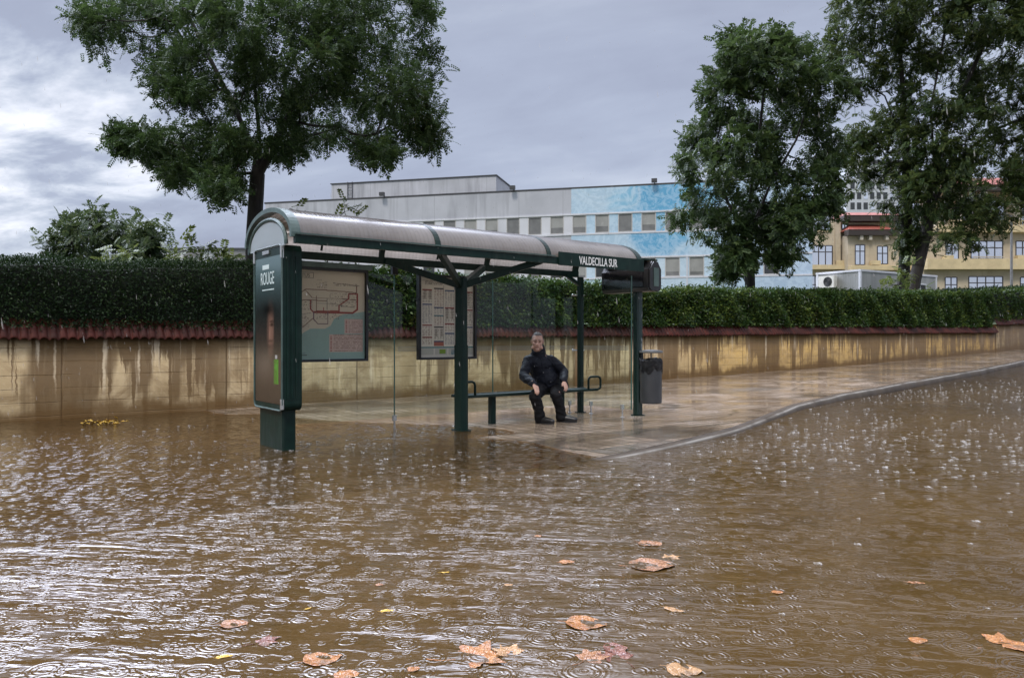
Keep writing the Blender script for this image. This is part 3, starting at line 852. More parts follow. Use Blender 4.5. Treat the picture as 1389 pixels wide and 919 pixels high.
# edge beams
MB().box((U0, VF - .03, ZB - .045), (U1, VF + .03, ZB + .045)).build('front_beam', M_GREEN, sh)
MB().box((U0, VR - .03, ZB - .05), (U1 + .03, VR + .03, ZB + .04)).build('rear_beam', M_GREEN, sh)
MB().box((U0, VF - .05, ZB + .047), (6.6, VF - .032, ZB + .062)).build('gutter_strip', M_GREEN2, sh)
for ua in (3.95, 5.66, 7.4):   # cross ribs under the sheets
    mb = MB(); mb.tube([(ua,) + arch_pt(a, -0.025) for a in ARC[1:-1]], 0.016, 6); mb.build('roof_rib', M_GREEN, sh)
# name board
nb = MB().box((6.66, VF - .052, ZB - .062), (8.30, VF - .031, ZB + .115)).build('name_board', M_GREEN, sh)
Mt = Matrix.Translation((7.02, VF - .0535, ZB - .030)) @ Matrix.Rotation(PI / 2, 4, 'X')
text_mesh('name_lettering', 'VALDECILLA SUR', 0.158, M_LETTER, nb, Mt, sx=0.60, extrude=0.001, bold=0.0015)
# centre post with sleeve and branching arms
post = MB().box((5.55, 8.20, -0.02), (5.66, 8.40, 1.12), ch=.02).build('centre_post', M_GREEN, sh)
MB().box((5.558, 8.208, 1.12), (5.652, 8.392, 2.0), ch=.018).build('post_sleeve', M_GREEN, post)
MB().box((5.53, 8.18, -0.03), (5.68, 8.42, 0.012)).build('base_plate', M_GREEN, post)
for (uu, vv) in ((4.86, VF + .05), (4.86, VR - .04), (6.44, VF + .05), (6.44, VR - .04)):
    dirn = Vector((uu - 5.605, vv - 8.30, 0)).normalized()
    p0 = Vector((5.605, 8.30, 1.90)) + dirn * 0.02
    p1 = Vector((uu, vv, ZB - .01))
    MB().bar(p0, p1, 0.062, 0.085).build('branch_arm', M_GREEN, sh)
# rear corner post
rp = MB().box((8.30, 8.90, 0.0), (8.385, 8.985, 2.19), ch=.012).build('rear_post', M_GREEN, sh)
MB().box((8.28, 8.88, 0.0), (8.405, 9.005, 0.035)).build('base_plate', M_GREEN, rp)
MB().bar((8.34, 8.94, 2.05), (8.05, 8.94, 2.2), 0.05, 0.05).build('corner_brace', M_GREEN, rp)
# glass
def pane(name, lo, hi):
    return MB().box(lo, hi).build(name, M_GLASS, sh)
GZ0, GZ1 = 0.15, 2.14
M_EDGE = simple('glass_edge', (0.05, 0.11, 0.09), 0.15, var=0.1)
MB().box((8.333, 7.826, GZ0), (8.349, 7.838, GZ1)).build('pane_edge', M_EDGE, sh)
for ue in (5.0, 6.6375): MB().box((ue - .006, VR - .007, GZ0), (ue + .006, VR + .007, GZ1)).build('pane_edge', M_EDGE, sh)
pane('glass_pane', (3.30, VR - .006, GZ0), (4.99, VR + .006, GZ1))
pane('glass_pane', (5.01, VR - .006, GZ0), (6.63, VR + .006, GZ1))
pane('glass_pane', (6.645, VR - .006, GZ0), (8.27, VR + .006, GZ1))
pane('side_glass_pane', (8.335, 7.84, GZ0), (8.347, 8.88, GZ1))
m, n, b = newmat('dotted_band'); t = m.node_tree     # warning band of small printed dots
o_ = n.obj(); x_, y_, z_ = n.sep(o_); a_ = n.math('ADD', x_, y_)
row_ = n.math('FLOOR', n.math('DIVIDE', z_, .018))
fx_ = n.math('ABSOLUTE', n.math('SUBTRACT', n.math('FRACT', n.math('ADD', n.math('DIVIDE', n.math('ADD', a_, 50.0), .0215), n.math('MULTIPLY', row_, .5))), .5))
fz_ = n.math('ABSOLUTE', n.math('SUBTRACT', n.math('FRACT', n.math('DIVIDE', z_, .018)), .5))
S(b, 'Base Color', (.20, .22, .20, 1)); S(b, 'Roughness', .6)
trn = n.n('ShaderNodeBsdfTransparent'); mx = n.n('ShaderNodeMixShader'); S(mx, 0, n.math('MULTIPLY', n.math('LESS_THAN', fx_, .30), n.math('LESS_THAN', fz_, .32)))
t.links.new(trn.outputs[0], mx.inputs[1]); t.links.new(b.outputs[0], mx.inputs[2]); t.links.new(mx.outputs[0], t.nodes['Material Output'].inputs['Surface']); M_DOT = m
for (ua, ub) in ((5.05, 6.60), (6.67, 8.25)):
    MB().add([(ua, VR - .009, 1.026), (ub, VR - .009, 1.026), (ub, VR - .009, 1.098), (ua, VR - .009, 1.098)], [(0, 1, 2, 3)]).build('dotted_band', M_DOT, sh)
MB().add([(8.332, 7.88, 1.026), (8.332, 8.86, 1.026), (8.332, 8.86, 1.098), (8.332, 7.88, 1.098)], [(0, 1, 2, 3)]).build('dotted_band', M_DOT, sh)
for (uu, vv) in ((5.0, VR), (6.637, VR), (8.16, VR), (8.341, 8.02), (8.341, 8.70)):
    mb = MB()
    g = float(pave_z(np.array(uu), np.array(vv)))
    mb.lathe((uu, vv, g), [(0.035, 0), (0.035, 0.008), (0.012, 0.012), (0.012, 0.13)], 12)
    mb.box((uu - .03, vv - .02, g + .12), (uu + .03, vv + .02, g + .19), ch=.008)
    mb.build('glass_foot', M_STEEL, sh, smooth=False)
for (uu, vv, zz) in ((8.29, 8.97, 1.02), (8.29, 8.97, 1.9)):
    mb = MB(); mb.tube([(8.20, 8.975, zz), (8.44, 8.975, zz)], 0.011, 8); mb.ellipsoid((8.21, 8.975, zz), (.022, .022, .022), nu=10, nv=6); mb.ellipsoid((8.43, 8.975, zz), (.022, .022, .022), nu=10, nv=6)
    mb.build('glass_clamp', M_STEEL, sh)
MB().box((4.96, VR - .03, 2.06), (5.04, VR + .03, 2.19)).build('glass_hanger', M_BLACK, sh)

# ---------------------------------------------------------------- printed sheets (flat print, drawn as colour on a fine grid)
def seg_d(x, y, pts):
    d = np.full(x.shape, 9.0)
    for (ax, ay), (bx, by) in zip(pts[:-1], pts[1:]):
        dx, dy = bx - ax, by - ay
        t = np.clip(((x - ax) * dx + (y - ay) * dy) / (dx * dx + dy * dy + 1e-9), 0, 1)
        d = np.minimum(d, np.hypot(x - ax - t * dx, (y - ay - t * dy) * 1.3))
    return d
def put(c, m, col):
    c[m] = np.array(col)
rs = np.random.default_rng(5)
def draw_map(x, y):
    """route map: x 0..1 left to right, y 0..1 bottom to top"""
    c = np.zeros(x.shape + (3,)) + np.array([0.72, 0.67, 0.59])
    coast = [(0.0, 0.20), (0.12, 0.30), (0.22, 0.345), (0.42, 0.345), (0.50, 0.38), (0.55, 0.46), (0.68, 0.51), (0.80, 0.52), (1.0, 0.55)]
    yc = np.interp(x, [p[0] for p in coast], [p[1] for p in coast])
    put(c, y < yc, (0.34, 0.52, 0.54))
    red = (0.30, 0.035, 0.03); brown = (0.20, 0.11, 0.09); grey = (0.22, 0.2, 0.19)
    for L, w, k in [
        ([(0.0, 0.70), (0.16, 0.785), (0.5, 0.78), (0.88, 0.765), (0.88, 0.84)], .006, brown), ([(0.0, 0.60), (0.12, 0.665), (0.45, 0.66)], .006, brown),
        ([(0.14, 0.78), (0.24, 0.69), (0.62, 0.69), (0.9, 0.68)], .005, brown), ([(0.22, 0.66), (0.22, 0.56), (0.26, 0.53)], .010, red),
        ([(0.26, 0.53), (0.82, 0.53), (0.89, 0.57), (0.89, 0.75)], .014, red), ([(0.62, 0.53), (0.62, 0.61), (0.76, 0.69), (0.76, 0.75), (0.88, 0.75)], .009, red),
        ([(0.30, 0.54), (0.60, 0.545)], .012, (0.33, 0.08, 0.05)), ([(0.30, 0.71), (0.30, 0.53)], .006, brown), ([(0.46, 0.53), (0.46, 0.40), (0.32, 0.40), (0.26, 0.45), (0.26, 0.53)], .007, (0.15, 0.08, 0.13)),
        ([(0.25, 0.46), (0.08, 0.34), (0.0, 0.29)], .006, brown), ([(0.3, 0.63), (0.55, 0.63), (0.7, 0.61)], .004, grey), ([(0.65, 0.60), (0.85, 0.595)], .004, grey), ([(0.4, 0.58), (0.4, 0.53)], .007, red),
        ([(0.54, 0.865), (0.92, 0.845)], .005, grey), ([(0.45, 0.69), (0.45, 0.56)], .004, grey), ([(0.0, 0.49), (0.22, 0.52)], .004, grey)]:
        put(c, seg_d(x, y, L) < w, k)
    # place-name ticks: short broken dark runs along the lines and in blocks
    cell = rs.random((60, 400))
    ii = np.clip((y * 60).astype(int), 0, 59); jj = np.clip((x * 130).astype(int), 0, 399)
    rnd = cell[ii, jj]; rowm = (y * 60 - ii > 0.35) & (y * 60 - ii < 0.8)
    zones = ((x > .30) & (x < .45) & (y > .80) & (y < .90)) | ((x > .02) & (x < .25) & (y > .55) & (y < .66)) | ((x > .48) & (x < .88) & (y > .60) & (y < .76)) | ((x > .30) & (x < .62) & (y > .45) & (y < .52)) | ((x > .55) & (x < .9) & (y > .83) & (y < .87)) | ((x > .0) & (x < .2) & (y > .36) & (y < .5)) | ((x > .5) & (x < .95) & (y > .485) & (y < .50))
    put(c, zones & rowm & (rnd > 0.62), (0.20, 0.16, 0.15))
    for (x0, x1, y0, y1) in ((.48, .97, .08, .28), (.70, .97, .29, .46), (.02, .0, 0, 0)):
        inb = (x > x0) & (x < x1) & (y > y0) & (y < y1)
        put(c, inb, (0.70, 0.55, 0.55)); put(c, inb & rowm & (rnd > 0.35) & (x > x0 + .06), (0.36, 0.25, 0.25))
        put(c, (x > x0 + .015) & (x < x0 + .04) & (y > y0 + .01) & (y < y1 - .01) & rowm, (0.38, 0.08, 0.09))
    put(c, (x > .04) & (x < .17) & (y > .045) & (y < .052), (0.08, 0.1, 0.1)); put(c, (x > .04) & (x < .15) & (y > .065) & (y < .072), (0.08, 0.1, 0.1))
    return c
def draw_times(x, y):
    """timetable board: columns of small tables under coloured headings"""
    c = np.zeros(x.shape + (3,)) + np.array([0.70, 0.70, 0.70])
    cols = [0.04, 0.25, 0.45, 0.65, 0.86, 1.06]
    k = np.clip(np.searchsorted(cols, x) - 1, 0, 4)
    cx = (x - np.array(cols)[k]) / 0.2
    hs = [(0.84, 0.66, 0.40, 0.25), (0.86, 0.62, 0.52, 0.38, 0.2), (0.84, 0.62, 0.42, 0.30), (0.86, 0.62, 0.50, 0.38), (0.83, 0.6, 0.38)]
    heads = [(0.25, 0.04, 0.04), (0.06, 0.05, 0.07), (0.05, 0.09, 0.25), (0.04, 0.06, 0.18), (0.3, 0.06, 0.06), (0.08, 0.22, 0.3)]
    cell = rs.random((90, 120)); ii = np.clip((y * 90).astype(int), 0, 89); jj = np.clip((x * 110).astype(int), 0, 119); rnd = cell[ii, jj]
    rowm = (y * 90 - ii) > 0.4
    body = (y > 0.13) & (y < 0.9) & (x > 0.04) & (x < 0.99)
    put(c, body, (0.78, 0.77, 0.76))
    tone = rs.random((5, 7))
    for q in range(5):
        for j, h in enumerate(hs[q]):
            nxt = hs[q][j + 1] if j + 1 < len(hs[q]) else 0.14
            inq = body & (k == q) & (y < h) & (y > nxt + 0.02) & (cx > 0.04) & (cx < 0.94)
            t = tone[q, j]
            ink = (0.40, 0.30, 0.29) if t < .4 else ((0.33, 0.34, 0.40) if t < .7 else (0.30, 0.28, 0.27))
            put(c, inq & rowm & (rnd > 0.25) & (np.mod(cx * 4, 1) > 0.25), ink)
            if t > 0.8: put(c, inq & (y > nxt + .06) & (np.abs(np.mod(cx * 2, 1) - .5) < .22) & rowm, (0.12, 0.09, 0.09))
            put(c, body & (k == q) & (np.abs(y - h) < 0.008) & (cx > .04) & (cx < .94), heads[(q + 2 * j) % 6])
        put(c, body & (np.abs(x - cols[q] + .012) < 0.003), (0.2, 0.2, 0.2))
    put(c, (y > .905) & (y < .955) & (x > .1) & (x < .42) & rowm & (rnd > .3), (0.2, 0.19, 0.2))
    put(c, (np.abs(y - 0.955) < .003) & (x > .05) & (x < .6), (0.15, 0.14, 0.14))
    put(c, (x > .64) & (x < .76) & (y > .86) & (y < .9), (0.04, 0.09, 0.28))
    put(c, (np.abs(y - 0.125) < .008) & (x > .03), (0.06, 0.22, 0.28))
    put(c, (y > .03) & (y < .11) & (x > .03) & (np.mod(x * 4, 1) > .12), (0.50, 0.52, 0.53))
    put(c, (y > .045) & (y < .10) & (x > .36) & (x < .47), (0.20, 0.36, 0.03))
    put(c, (y > .03) & (y < .10) & (x > .58) & (x < .8) & (rnd > .35), (0.07, 0.2, 0.3))
    put(c, (x > .26) & (x < .44) & (y > .14) & (y < .19), (0.40, 0.12, 0.10))
    return c
def sheet(u0, u1, z0, z1, v, draw, parent, nx, ny, name):
    return grid(name, np.linspace(u0, u1, nx), np.linspace(z0, z1, ny), lambda U, Z: (U, v + 0 * U, Z), M_ART, parent=parent, smooth=False,
                color=lambda U, Z: draw((U - u0) / (u1 - u0), (Z - z0) / (z1 - z0)))
def frame_box(u0, u1, z0, z1, va, vb, t, mat, parent, name):
    mb = MB()
    mb.box((u0, va, z0), (u1, vb, z0 + t)); mb.box((u0, va, z1 - t), (u1, vb, z1))
    mb.box((u0, va, z0 + t), (u0 + t, vb, z1 - t)); mb.box((u1 - t, va, z0 + t), (u1, vb, z1 - t))
    mb.box((u0 + .01, vb - .02, z0 + .01), (u1 - .01, vb - .005, z1 - .01))
    return mb.build(name, mat, parent)
f1 = frame_box(3.56, 4.565, 0.915, 2.085, 8.90, 8.975, 0.032, M_BLACK, sh, 'route_map_case')
MB().box((3.5, 8.89, 2.087), (4.62, 8.985, 2.155)).build('case_header', M_GREEN2, f1)
s1 = sheet(3.592, 4.533, 0.947, 2.053, 8.945, draw_map, f1, 200, 220, 'route_map')
Mt = Matrix.Translation((3.68, 8.9435, 1.965)) @ Matrix.Rotation(PI / 2, 4, 'X')
text_mesh('map_heading', 'TUS', 0.062, simple('map_ink', (0.06, 0.07, 0.07), 0.5), f1, Mt, sx=1.0, extrude=0.0006)
mb = MB()
for a, b_ in (((3.665, 1.955), (3.835, 1.955)), ((3.665, 2.022), (3.835, 2.022)), ((3.665, 1.955), (3.665, 2.022)), ((3.835, 1.955), (3.835, 2.022))):
    mb.bar((a[0], 8.944, a[1]), (b_[0], 8.944, b_[1]), .004, .004)
mb.build('heading_box', bpy.data.materials['map_ink'], f1)
f2 = frame_box(5.325, 6.28, 0.915, 2.085, 8.90, 8.975, 0.032, M_BLACK, sh, 'timetable_case')
s2 = sheet(5.357, 6.248, 0.947, 2.053, 8.945, draw_times, f2, 150, 240, 'timetable')
pane_f = lambda u0, u1, p: MB().box((u0, 8.918, 0.95), (u1, 8.922, 2.05)).build('cover_glass', M_COVER, p)
pane_f(3.592, 4.533, f1); pane_f(5.357, 6.248, f2)

# ---------------------------------------------------------------- advertising panel
T0, T1, TV0, TV1 = 3.02, 3.235, 7.85, 8.70
def rr_ring(a0, a1, b0, b1, r, n=5):
    pts = []
    for (ca, cb, s) in ((a1 - r, b1 - r, 0), (a0 + r, b1 - r, 90), (a0 + r, b0 + r, 180), (a1 - r, b0 + r, 270)):
        for i in range(n + 1):
            t = math.radians(s + 90 * i / n); pts.append((ca + r * math.cos(t), cb + r * math.sin(t)))
    return pts
ap = MB().prism(rr_ring(TV0, TV1, 0.43, 2.21, 0.075), T0, T1, fn=lambda a, b, c: (c, a, b)).build('advertising_panel', M_GREEN, sh)
# pressed grooves down the narrow side
mb = MB()
for k in (3.075, 3.125, 3.175):
    mb.box((k - .012, TV0 - .008, 0.56), (k + .012, TV0 + .002, 2.08))
mb.build('side_rib', M_GREEN, ap)
MB().box((3.05, 7.93, -0.25), (3.20, 8.62, 0.435), ch=.012).build('pedestal', M_GREEN, ap)
# bright corner trims and frame of the poster door
mb = MB()
ring = rr_ring(TV0 + .004, TV1 - .004, 0.435, 2.205, 0.07)
mb.tube([(T0 - .004, a, b) for a, b in ring], 0.011, 6, closed=True)
mb.build('door_frame', M_GREEN2, ap)
for (vv, z0, z1) in ((TV0 + .012, 2.06, 2.19), (TV1 - .012, 2.06, 2.19), (TV0 + .012, 0.45, 0.56)):
    mb = MB(); mb.box((T0 - .02, vv - .016, z0), (T0 + .02, vv + .016, z1), ch=.008); mb.build('corner_trim', M_STEEL, ap)
def draw_poster(s, t):
    """perfume-style advert: dark teal fading to brown, a half-lit face in profile light, a green flask"""
    top = np.array([0.10, 0.17, 0.17]); mid = np.array([0.018, 0.022, 0.020]); bot = np.array([0.060, 0.042, 0.030])
    tt = t[..., None]
    c = np.where(tt > .6, mid + (top - mid) * np.clip((tt - .6) / .35, 0, 1) ** 1.5, bot + (mid - bot) * np.clip((tt - .18) / .42, 0, 1))
    haze = np.exp(-((s - .35) / .35) ** 2 - ((t - .26) / .10) ** 2)[..., None]
    c = c + haze * np.array([0.075, 0.058, 0.045])
    face = np.exp(-(((s - .60) / .15) ** 2 + ((t - .50) / .15) ** 2) ** 1.6)
    lit = face * np.clip((s - .43) / .12, 0, 1) * np.clip((.76 - s) / .04, 0, 1)
    c = c + lit[..., None] * np.array([0.21, 0.105, 0.07])
    for (a, b, ra, rb, k) in ((.66, .535, .075, .013, .85), (.66, .557, .09, .008, .7), (.545, .50, .02, .07, .45), (.60, .425, .10, .010, .6), (.60, .385, .12, .02, .4), (.52, .64, .25, .045, .85)):
        c = c * (1 - k * np.exp(-(((s - a) / ra) ** 2 + ((t - b) / rb) ** 2)))[..., None]
    c = c + (np.exp(-((s - .57) / .025) ** 2 - ((t - .475) / .045) ** 2))[..., None] * np.array([0.12, 0.07, 0.05])
    bt = (s > .74) & (s < .90) & (t > .135) & (t < .30)
    put(c, bt, (0.07, 0.22, 0.02)); put(c, bt & (s > .85), (0.07, 0.26, 0.02)); put(c, bt & (np.hypot((s - .82) / .05, (t - .25) / .02) < 1), (0.08, 0.3, 0.03))
    put(c, (s > .78) & (s < .86) & (t > .302) & (t < .33), (0.45, 0.45, 0.43))
    return np.clip(c * 0.72, 0, 1)
pv0, pv1, pz0, pz1 = TV0 + .035, TV1 - .035, 0.50, 2.10
po = grid('poster', np.linspace(0, 1, 90), np.linspace(0, 1, 200), lambda A, B: (T0 - .003 + 0 * A, pv1 - A * (pv1 - pv0), pz0 + B * (pz1 - pz0)), M_POSTER, parent=ap, smooth=False, color=draw_poster)
MX = Matrix(((0, 0, -1, 0), (-1, 0, 0, 0), (0, 1, 0, 0), (0, 0, 0, 1)))
M_TXT = simple('pale_poster_print', (0.50, 0.58, 0.56), 0.4, var=0.1)
text_mesh('poster_title', 'ROUGE', 0.20, M_TXT, ap, Matrix.Translation((T0 - .005, pv1 - .17, 1.80)) @ MX, sx=0.62, extrude=0.0008)
for (a, z, w, h) in ((.33, 1.995, .20, .05), (.40, 1.742, .36, .012)):
    MB().box((T0 - .0052, pv1 - a - w / 2, z - h / 2), (T0 - .0036, pv1 - a + w / 2, z + h / 2)).build('poster_small_print', M_TXT, ap)
mb = MB().box((T0 - .014, 8.22, 2.135), (T0 - .002, 8.42, 2.175)); mb.build('maker_plate', M_STEEL, ap)

# ================================================================== BENCH
bench = thing('bench', (7.0, 8.60, 0.0), 'slim dark green metal bench with looped ends inside the shelter', 'bench')
mb = MB().box((5.80, 8.46, 0.408), (8.20, 8.74, 0.432), ch=.01); mb.build('seat', M_GREEN, bench)
for vv in (8.46, 8.74):
    mb = MB(); mb.tube([(5.75, vv, 0.42), (8.25, vv, 0.42)], 0.021, 10)
    mb.build('seat_rail', M_GREEN, bench, smooth=False)
    for ue, s in ((5.75, -1), (8.25, 1)):
        if vv > 8.5: continue
        k = ue
        pts = [(k, vv, .42), (k + s*.05, vv, .435), (k + s*.065, vv, .47), (k + s*.065, vv, .57), (k + s*.05, vv, .605), (k, vv, .62), (k - s*.14, vv, .62), (k - s*.175, vv, .605), (k - s*.19, vv, .57), (k - s*.19, vv, .43)]
        mb = MB(); mb.tube(pts, 0.017, 8); mb.build('arm_loop', M_GREEN, bench, smooth=True)
for uu in (6.33, 7.62):
    g = float(pave_z(np.array(uu), np.array(8.6)))
    mb = MB().box((uu - .04, 8.55, g - .02), (uu + .04, 8.65, .41), ch=.012)
    mb.build('leg', M_GREEN, bench)

# ================================================================== PASSENGER DISPLAY POST
pg = float(pave_z(np.array(8.75), np.array(8.08)))
ip = thing('display_post', (8.75, 8.08, pg), 'dark post carrying a black passenger display box beside the shelter', 'information post')
def mat_pole():
    m, n, b = newmat('scuffed_green_pole')
    o = n.obj(); x, y, z = n.sep(o)
    s = n.math('MULTIPLY', n.range(n.noise(n.scale(o, (6, 6, 3)), 2.0, 4, 0.6), 0.46, 0.56), n.range(z, 0.75, 1.0))
    s = n.math('MULTIPLY', s, n.range(x, 0.0, 0.03))
    S(b, 'Base Color', n.mix(s, (0.008, 0.026, 0.022), (0.30, 0.31, 0.30))); S(b, 'Roughness', 0.35)
    return m
M_POLE = mat_pole()
MB().box((8.69, 8.025, pg - .02), (8.81, 8.145, 2.0), ch=.02).build('pole', M_POLE, ip)
MB().box((8.67, 8.0, pg - .02), (8.83, 8.165, pg + .015), ch=.01).build('base_plate', M_GREEN, ip)
DV0, DV1 = 7.72, 8.70
ring = [(8.62, 1.92), (8.82, 1.92), (8.85, 1.97), (8.85, 2.25), (8.77, 2.37), (8.67, 2.37), (8.58, 2.25), (8.58, 1.97)]
box = MB().prism(ring, DV0, DV1, fn=lambda a, b, c: (a, c, b)).build('display_box', M_BLACK, ip)
ring2 = [(8.625, 1.93), (8.815, 1.93), (8.838, 1.975), (8.838, 2.245), (8.763, 2.36), (8.677, 2.36), (8.592, 2.245), (8.592, 1.975)]
mb = MB().prism(ring2, DV0 - .03, DV0 - .0015, fn=lambda a, b, c: (a, c, b)); mb.build('end_cap', M_BLACK, box)
MB().box((8.67, DV0 - .038, 1.99), (8.78, DV0 - .031, 2.27)).build('end_window', M_GREEN2, box)
m, n, b = newmat('dark_display_glass'); S(b, 'Base Color', (0.012, 0.012, 0.014, 1)); S(b, 'Roughness', n.range(n.noise(n.obj(), 8, 3), .3, .7, .04, .14)); M_DISP = m
MB().box((8.570, DV0 + .10, 1.985), (8.579, DV1 - .06, 2.245)).build('screen', M_DISP, box)
MB().box((8.52, DV0 + .06, 2.385), (8.86, DV1 + .04, 2.408)).build('rain_hood', M_GREEN, box)
for vv in (DV0 + .2, DV1 - .2): MB().box((8.69, vv - .02, 2.365), (8.75, vv + .02, 2.387)).build('hood_bracket', M_GREEN, box)

# ================================================================== LITTER BIN
bin_ = thing('litter_bin', (8.80, 7.86, 0.22), 'grey cylindrical litter bin with a black bag, hung on the display post', 'litter bin')
M_BIN = simple('dark_grey_bin', (0.035, 0.037, 0.040), 0.45, var=0.15, scale=5, bump=0.0006)
M_LID = simple('bin_lid_grey', (0.10, 0.10, 0.10), 0.3, var=0.2)
def mat_bag():
    m, n, b = newmat('black_bin_bag'); o = n.obj()
    S(b, 'Base Color', (0.004, 0.004, 0.005, 1)); S(b, 'Roughness', 0.25); S(b, 'Specular IOR Level', .3)
    S(b, 'Normal', n.bump(n.noise(n.scale(o, (1, 1, 1.6)), 17, 4, 0.6, 1.5), 1.0, 0.03)); return m
bc = (8.80, 7.86, 0.0); R = 0.165
MB().lathe(bc, [(R * .95, .22), (R, .235), (R, .80), (R * 1.0, .805), (R * .96, .81), (R * .94, .60)], 32).build('body', M_BIN, bin_, smooth=False)
N = 48; vs_ = []; fs_ = []
prof_b = [(1.02, .70), (1.045, .755), (1.06, .80), (1.07, .86), (1.04, .895), (0.95, .905), (0.86, .87), (0.80, .74)]
for i, (r, z) in enumerate(prof_b):
    for j in range(N):
        a = 2 * PI * j / N
        q = 1 + 0.035 * math.sin(a * 7 + i) + 0.02 * math.sin(a * 13 + 2 * i)
        hz = z + 0.03 * (math.sin(a * 3 + .5) + 0.5 * math.sin(a * 8)) * (1 if i < 2 else .35)
        vs_.append((bc[0] + R * r * q * math.cos(a), bc[1] + R * r * q * math.sin(a), hz))
for i in range(len(prof_b) - 1):
    for j in range(N):
        fs_.append((i*N + j, i*N + (j+1) % N, (i+1)*N + (j+1) % N, (i+1)*N + j))
MB().add(vs_, fs_).build('bin_bag', mat_bag(), bin_, smooth=True)
lid = MB().lathe(bc, [(R * .9, .985), (R * 1.08, .988), (R * 1.10, 1.0), (R * 1.06, 1.022), (R * .4, 1.036)], 32).build('lid', M_LID, bin_)
for a in (1.9, 3.9):
    x, y = bc[0] + R * .9 * math.cos(a), bc[1] + R * .9 * math.sin(a)
    MB().bar((x, y, .80), (x, y, .99), .05 if a == 1.9 else .014, .014).build('lid_strut', M_BIN, bin_)
MB().box((8.72, 8.0, 0.55), (8.78, 8.03, 0.75)).build('bracket', M_BIN, bin_)
# ================================================================== TREES
def mat_bark(name, a, b2):
    m, n, b = newmat(name); o = n.obj()
    f = n.noise(n.scale(o, (6, 6, 1.2)), 2.5, 5, 0.65)
    moss = n.range(n.noise(o, 2.0, 3), 0.55, 0.7, 0, 0.4)
    S(b, 'Base Color', n.mix(moss, n.mix(n.range(f, .35, .65), a, b2), (0.05, 0.065, 0.02))); S(b, 'Roughness', 0.75)
    S(b, 'Normal', n.bump(f, 0.9, 0.03)); return m
M_BARK = mat_bark('wet_dark_bark', (0.009, 0.007, 0.006), (0.028, 0.022, 0.017))
M_LA = leafmat('locust_leaf', (0.012, 0.028, 0.009), (0.032, 0.062, 0.020), (0.075, 0.115, 0.034), 0.35, 0.5)
M_LB = leafmat('broad_leaf', (0.013, 0.029, 0.009), (0.034, 0.065, 0.020), (0.085, 0.122, 0.036), 0.35, 0.5)
M_LC = leafmat('airy_leaf', (0.014, 0.030, 0.009), (0.038, 0.070, 0.020), (0.098, 0.118, 0.034), 0.38, 0.5)
M_LD = leafmat('distant_leaf', (0.022, 0.042, 0.020), (0.045, 0.075, 0.032), (0.10, 0.125, 0.045), 0.3, 0.5)
M_LE = leafmat('yellow_green_leaf', (0.04, 0.065, 0.016), (0.085, 0.125, 0.030), (0.17, 0.19, 0.05), 0.4, 0.45)

def spray_template(pairs, leaflet, width, length, alt=0.5, droop=0.18):
    """a small branch-end: leaflets set in pairs along a stalk (x forward, y sideways, z up)"""
    V = []
    for i in range(pairs):
        x = length * (0.15 + 0.85 * i / max(pairs - 1, 1))
        zz = -droop * length * (x / length) ** 2
        for s in (-1, 1):
            a = math.radians(58 - 18 * i / pairs)
            dx, dy = math.cos(a), s * math.sin(a)
            l = leaflet * (1 - 0.25 * abs(i / pairs - .5)); w = width
            b = np.array([x + (alt * length / pairs / 2 if s > 0 else 0), 0, zz])
            d = np.array([dx, dy, -0.22]); sd = np.array([-dy, dx, 0.0])
            V += [b, b + d * l * .5 + sd * w * .5 + [0, 0, .12 * w], b + d * l, b + d * l * .5 - sd * w * .5 + [0, 0, .12 * w]]
    b = np.array([length, 0, -droop * length]); d = np.array([1, 0, -.3]); sd = np.array([0, 1, 0])
    V += [b, b + d * leaflet * .5 + sd * width * .5, b + d * leaflet, b + d * leaflet * .5 - sd * width * .5]
    return np.array(V)

def frames(D, up_jit):
    D = D / np.linalg.norm(D, axis=1, keepdims=True)
    up = np.array([0, 0, 1.0]) + RNG.normal(0, up_jit, D.shape)
    Y = np.cross(up, D); Y /= np.linalg.norm(Y, axis=1, keepdims=True) + 1e-9
    Z = np.cross(D, Y)
    return np.stack([D, Y, Z], 2)       # columns

def stamp(tmpl, P, R, sc):
    V = np.einsum('nij,kj->nki', R, tmpl) * sc[:, None, None] + P[:, None, :]
    V = V.reshape(-1, 3)
    return V, np.arange(len(V)).reshape(-1, 4)

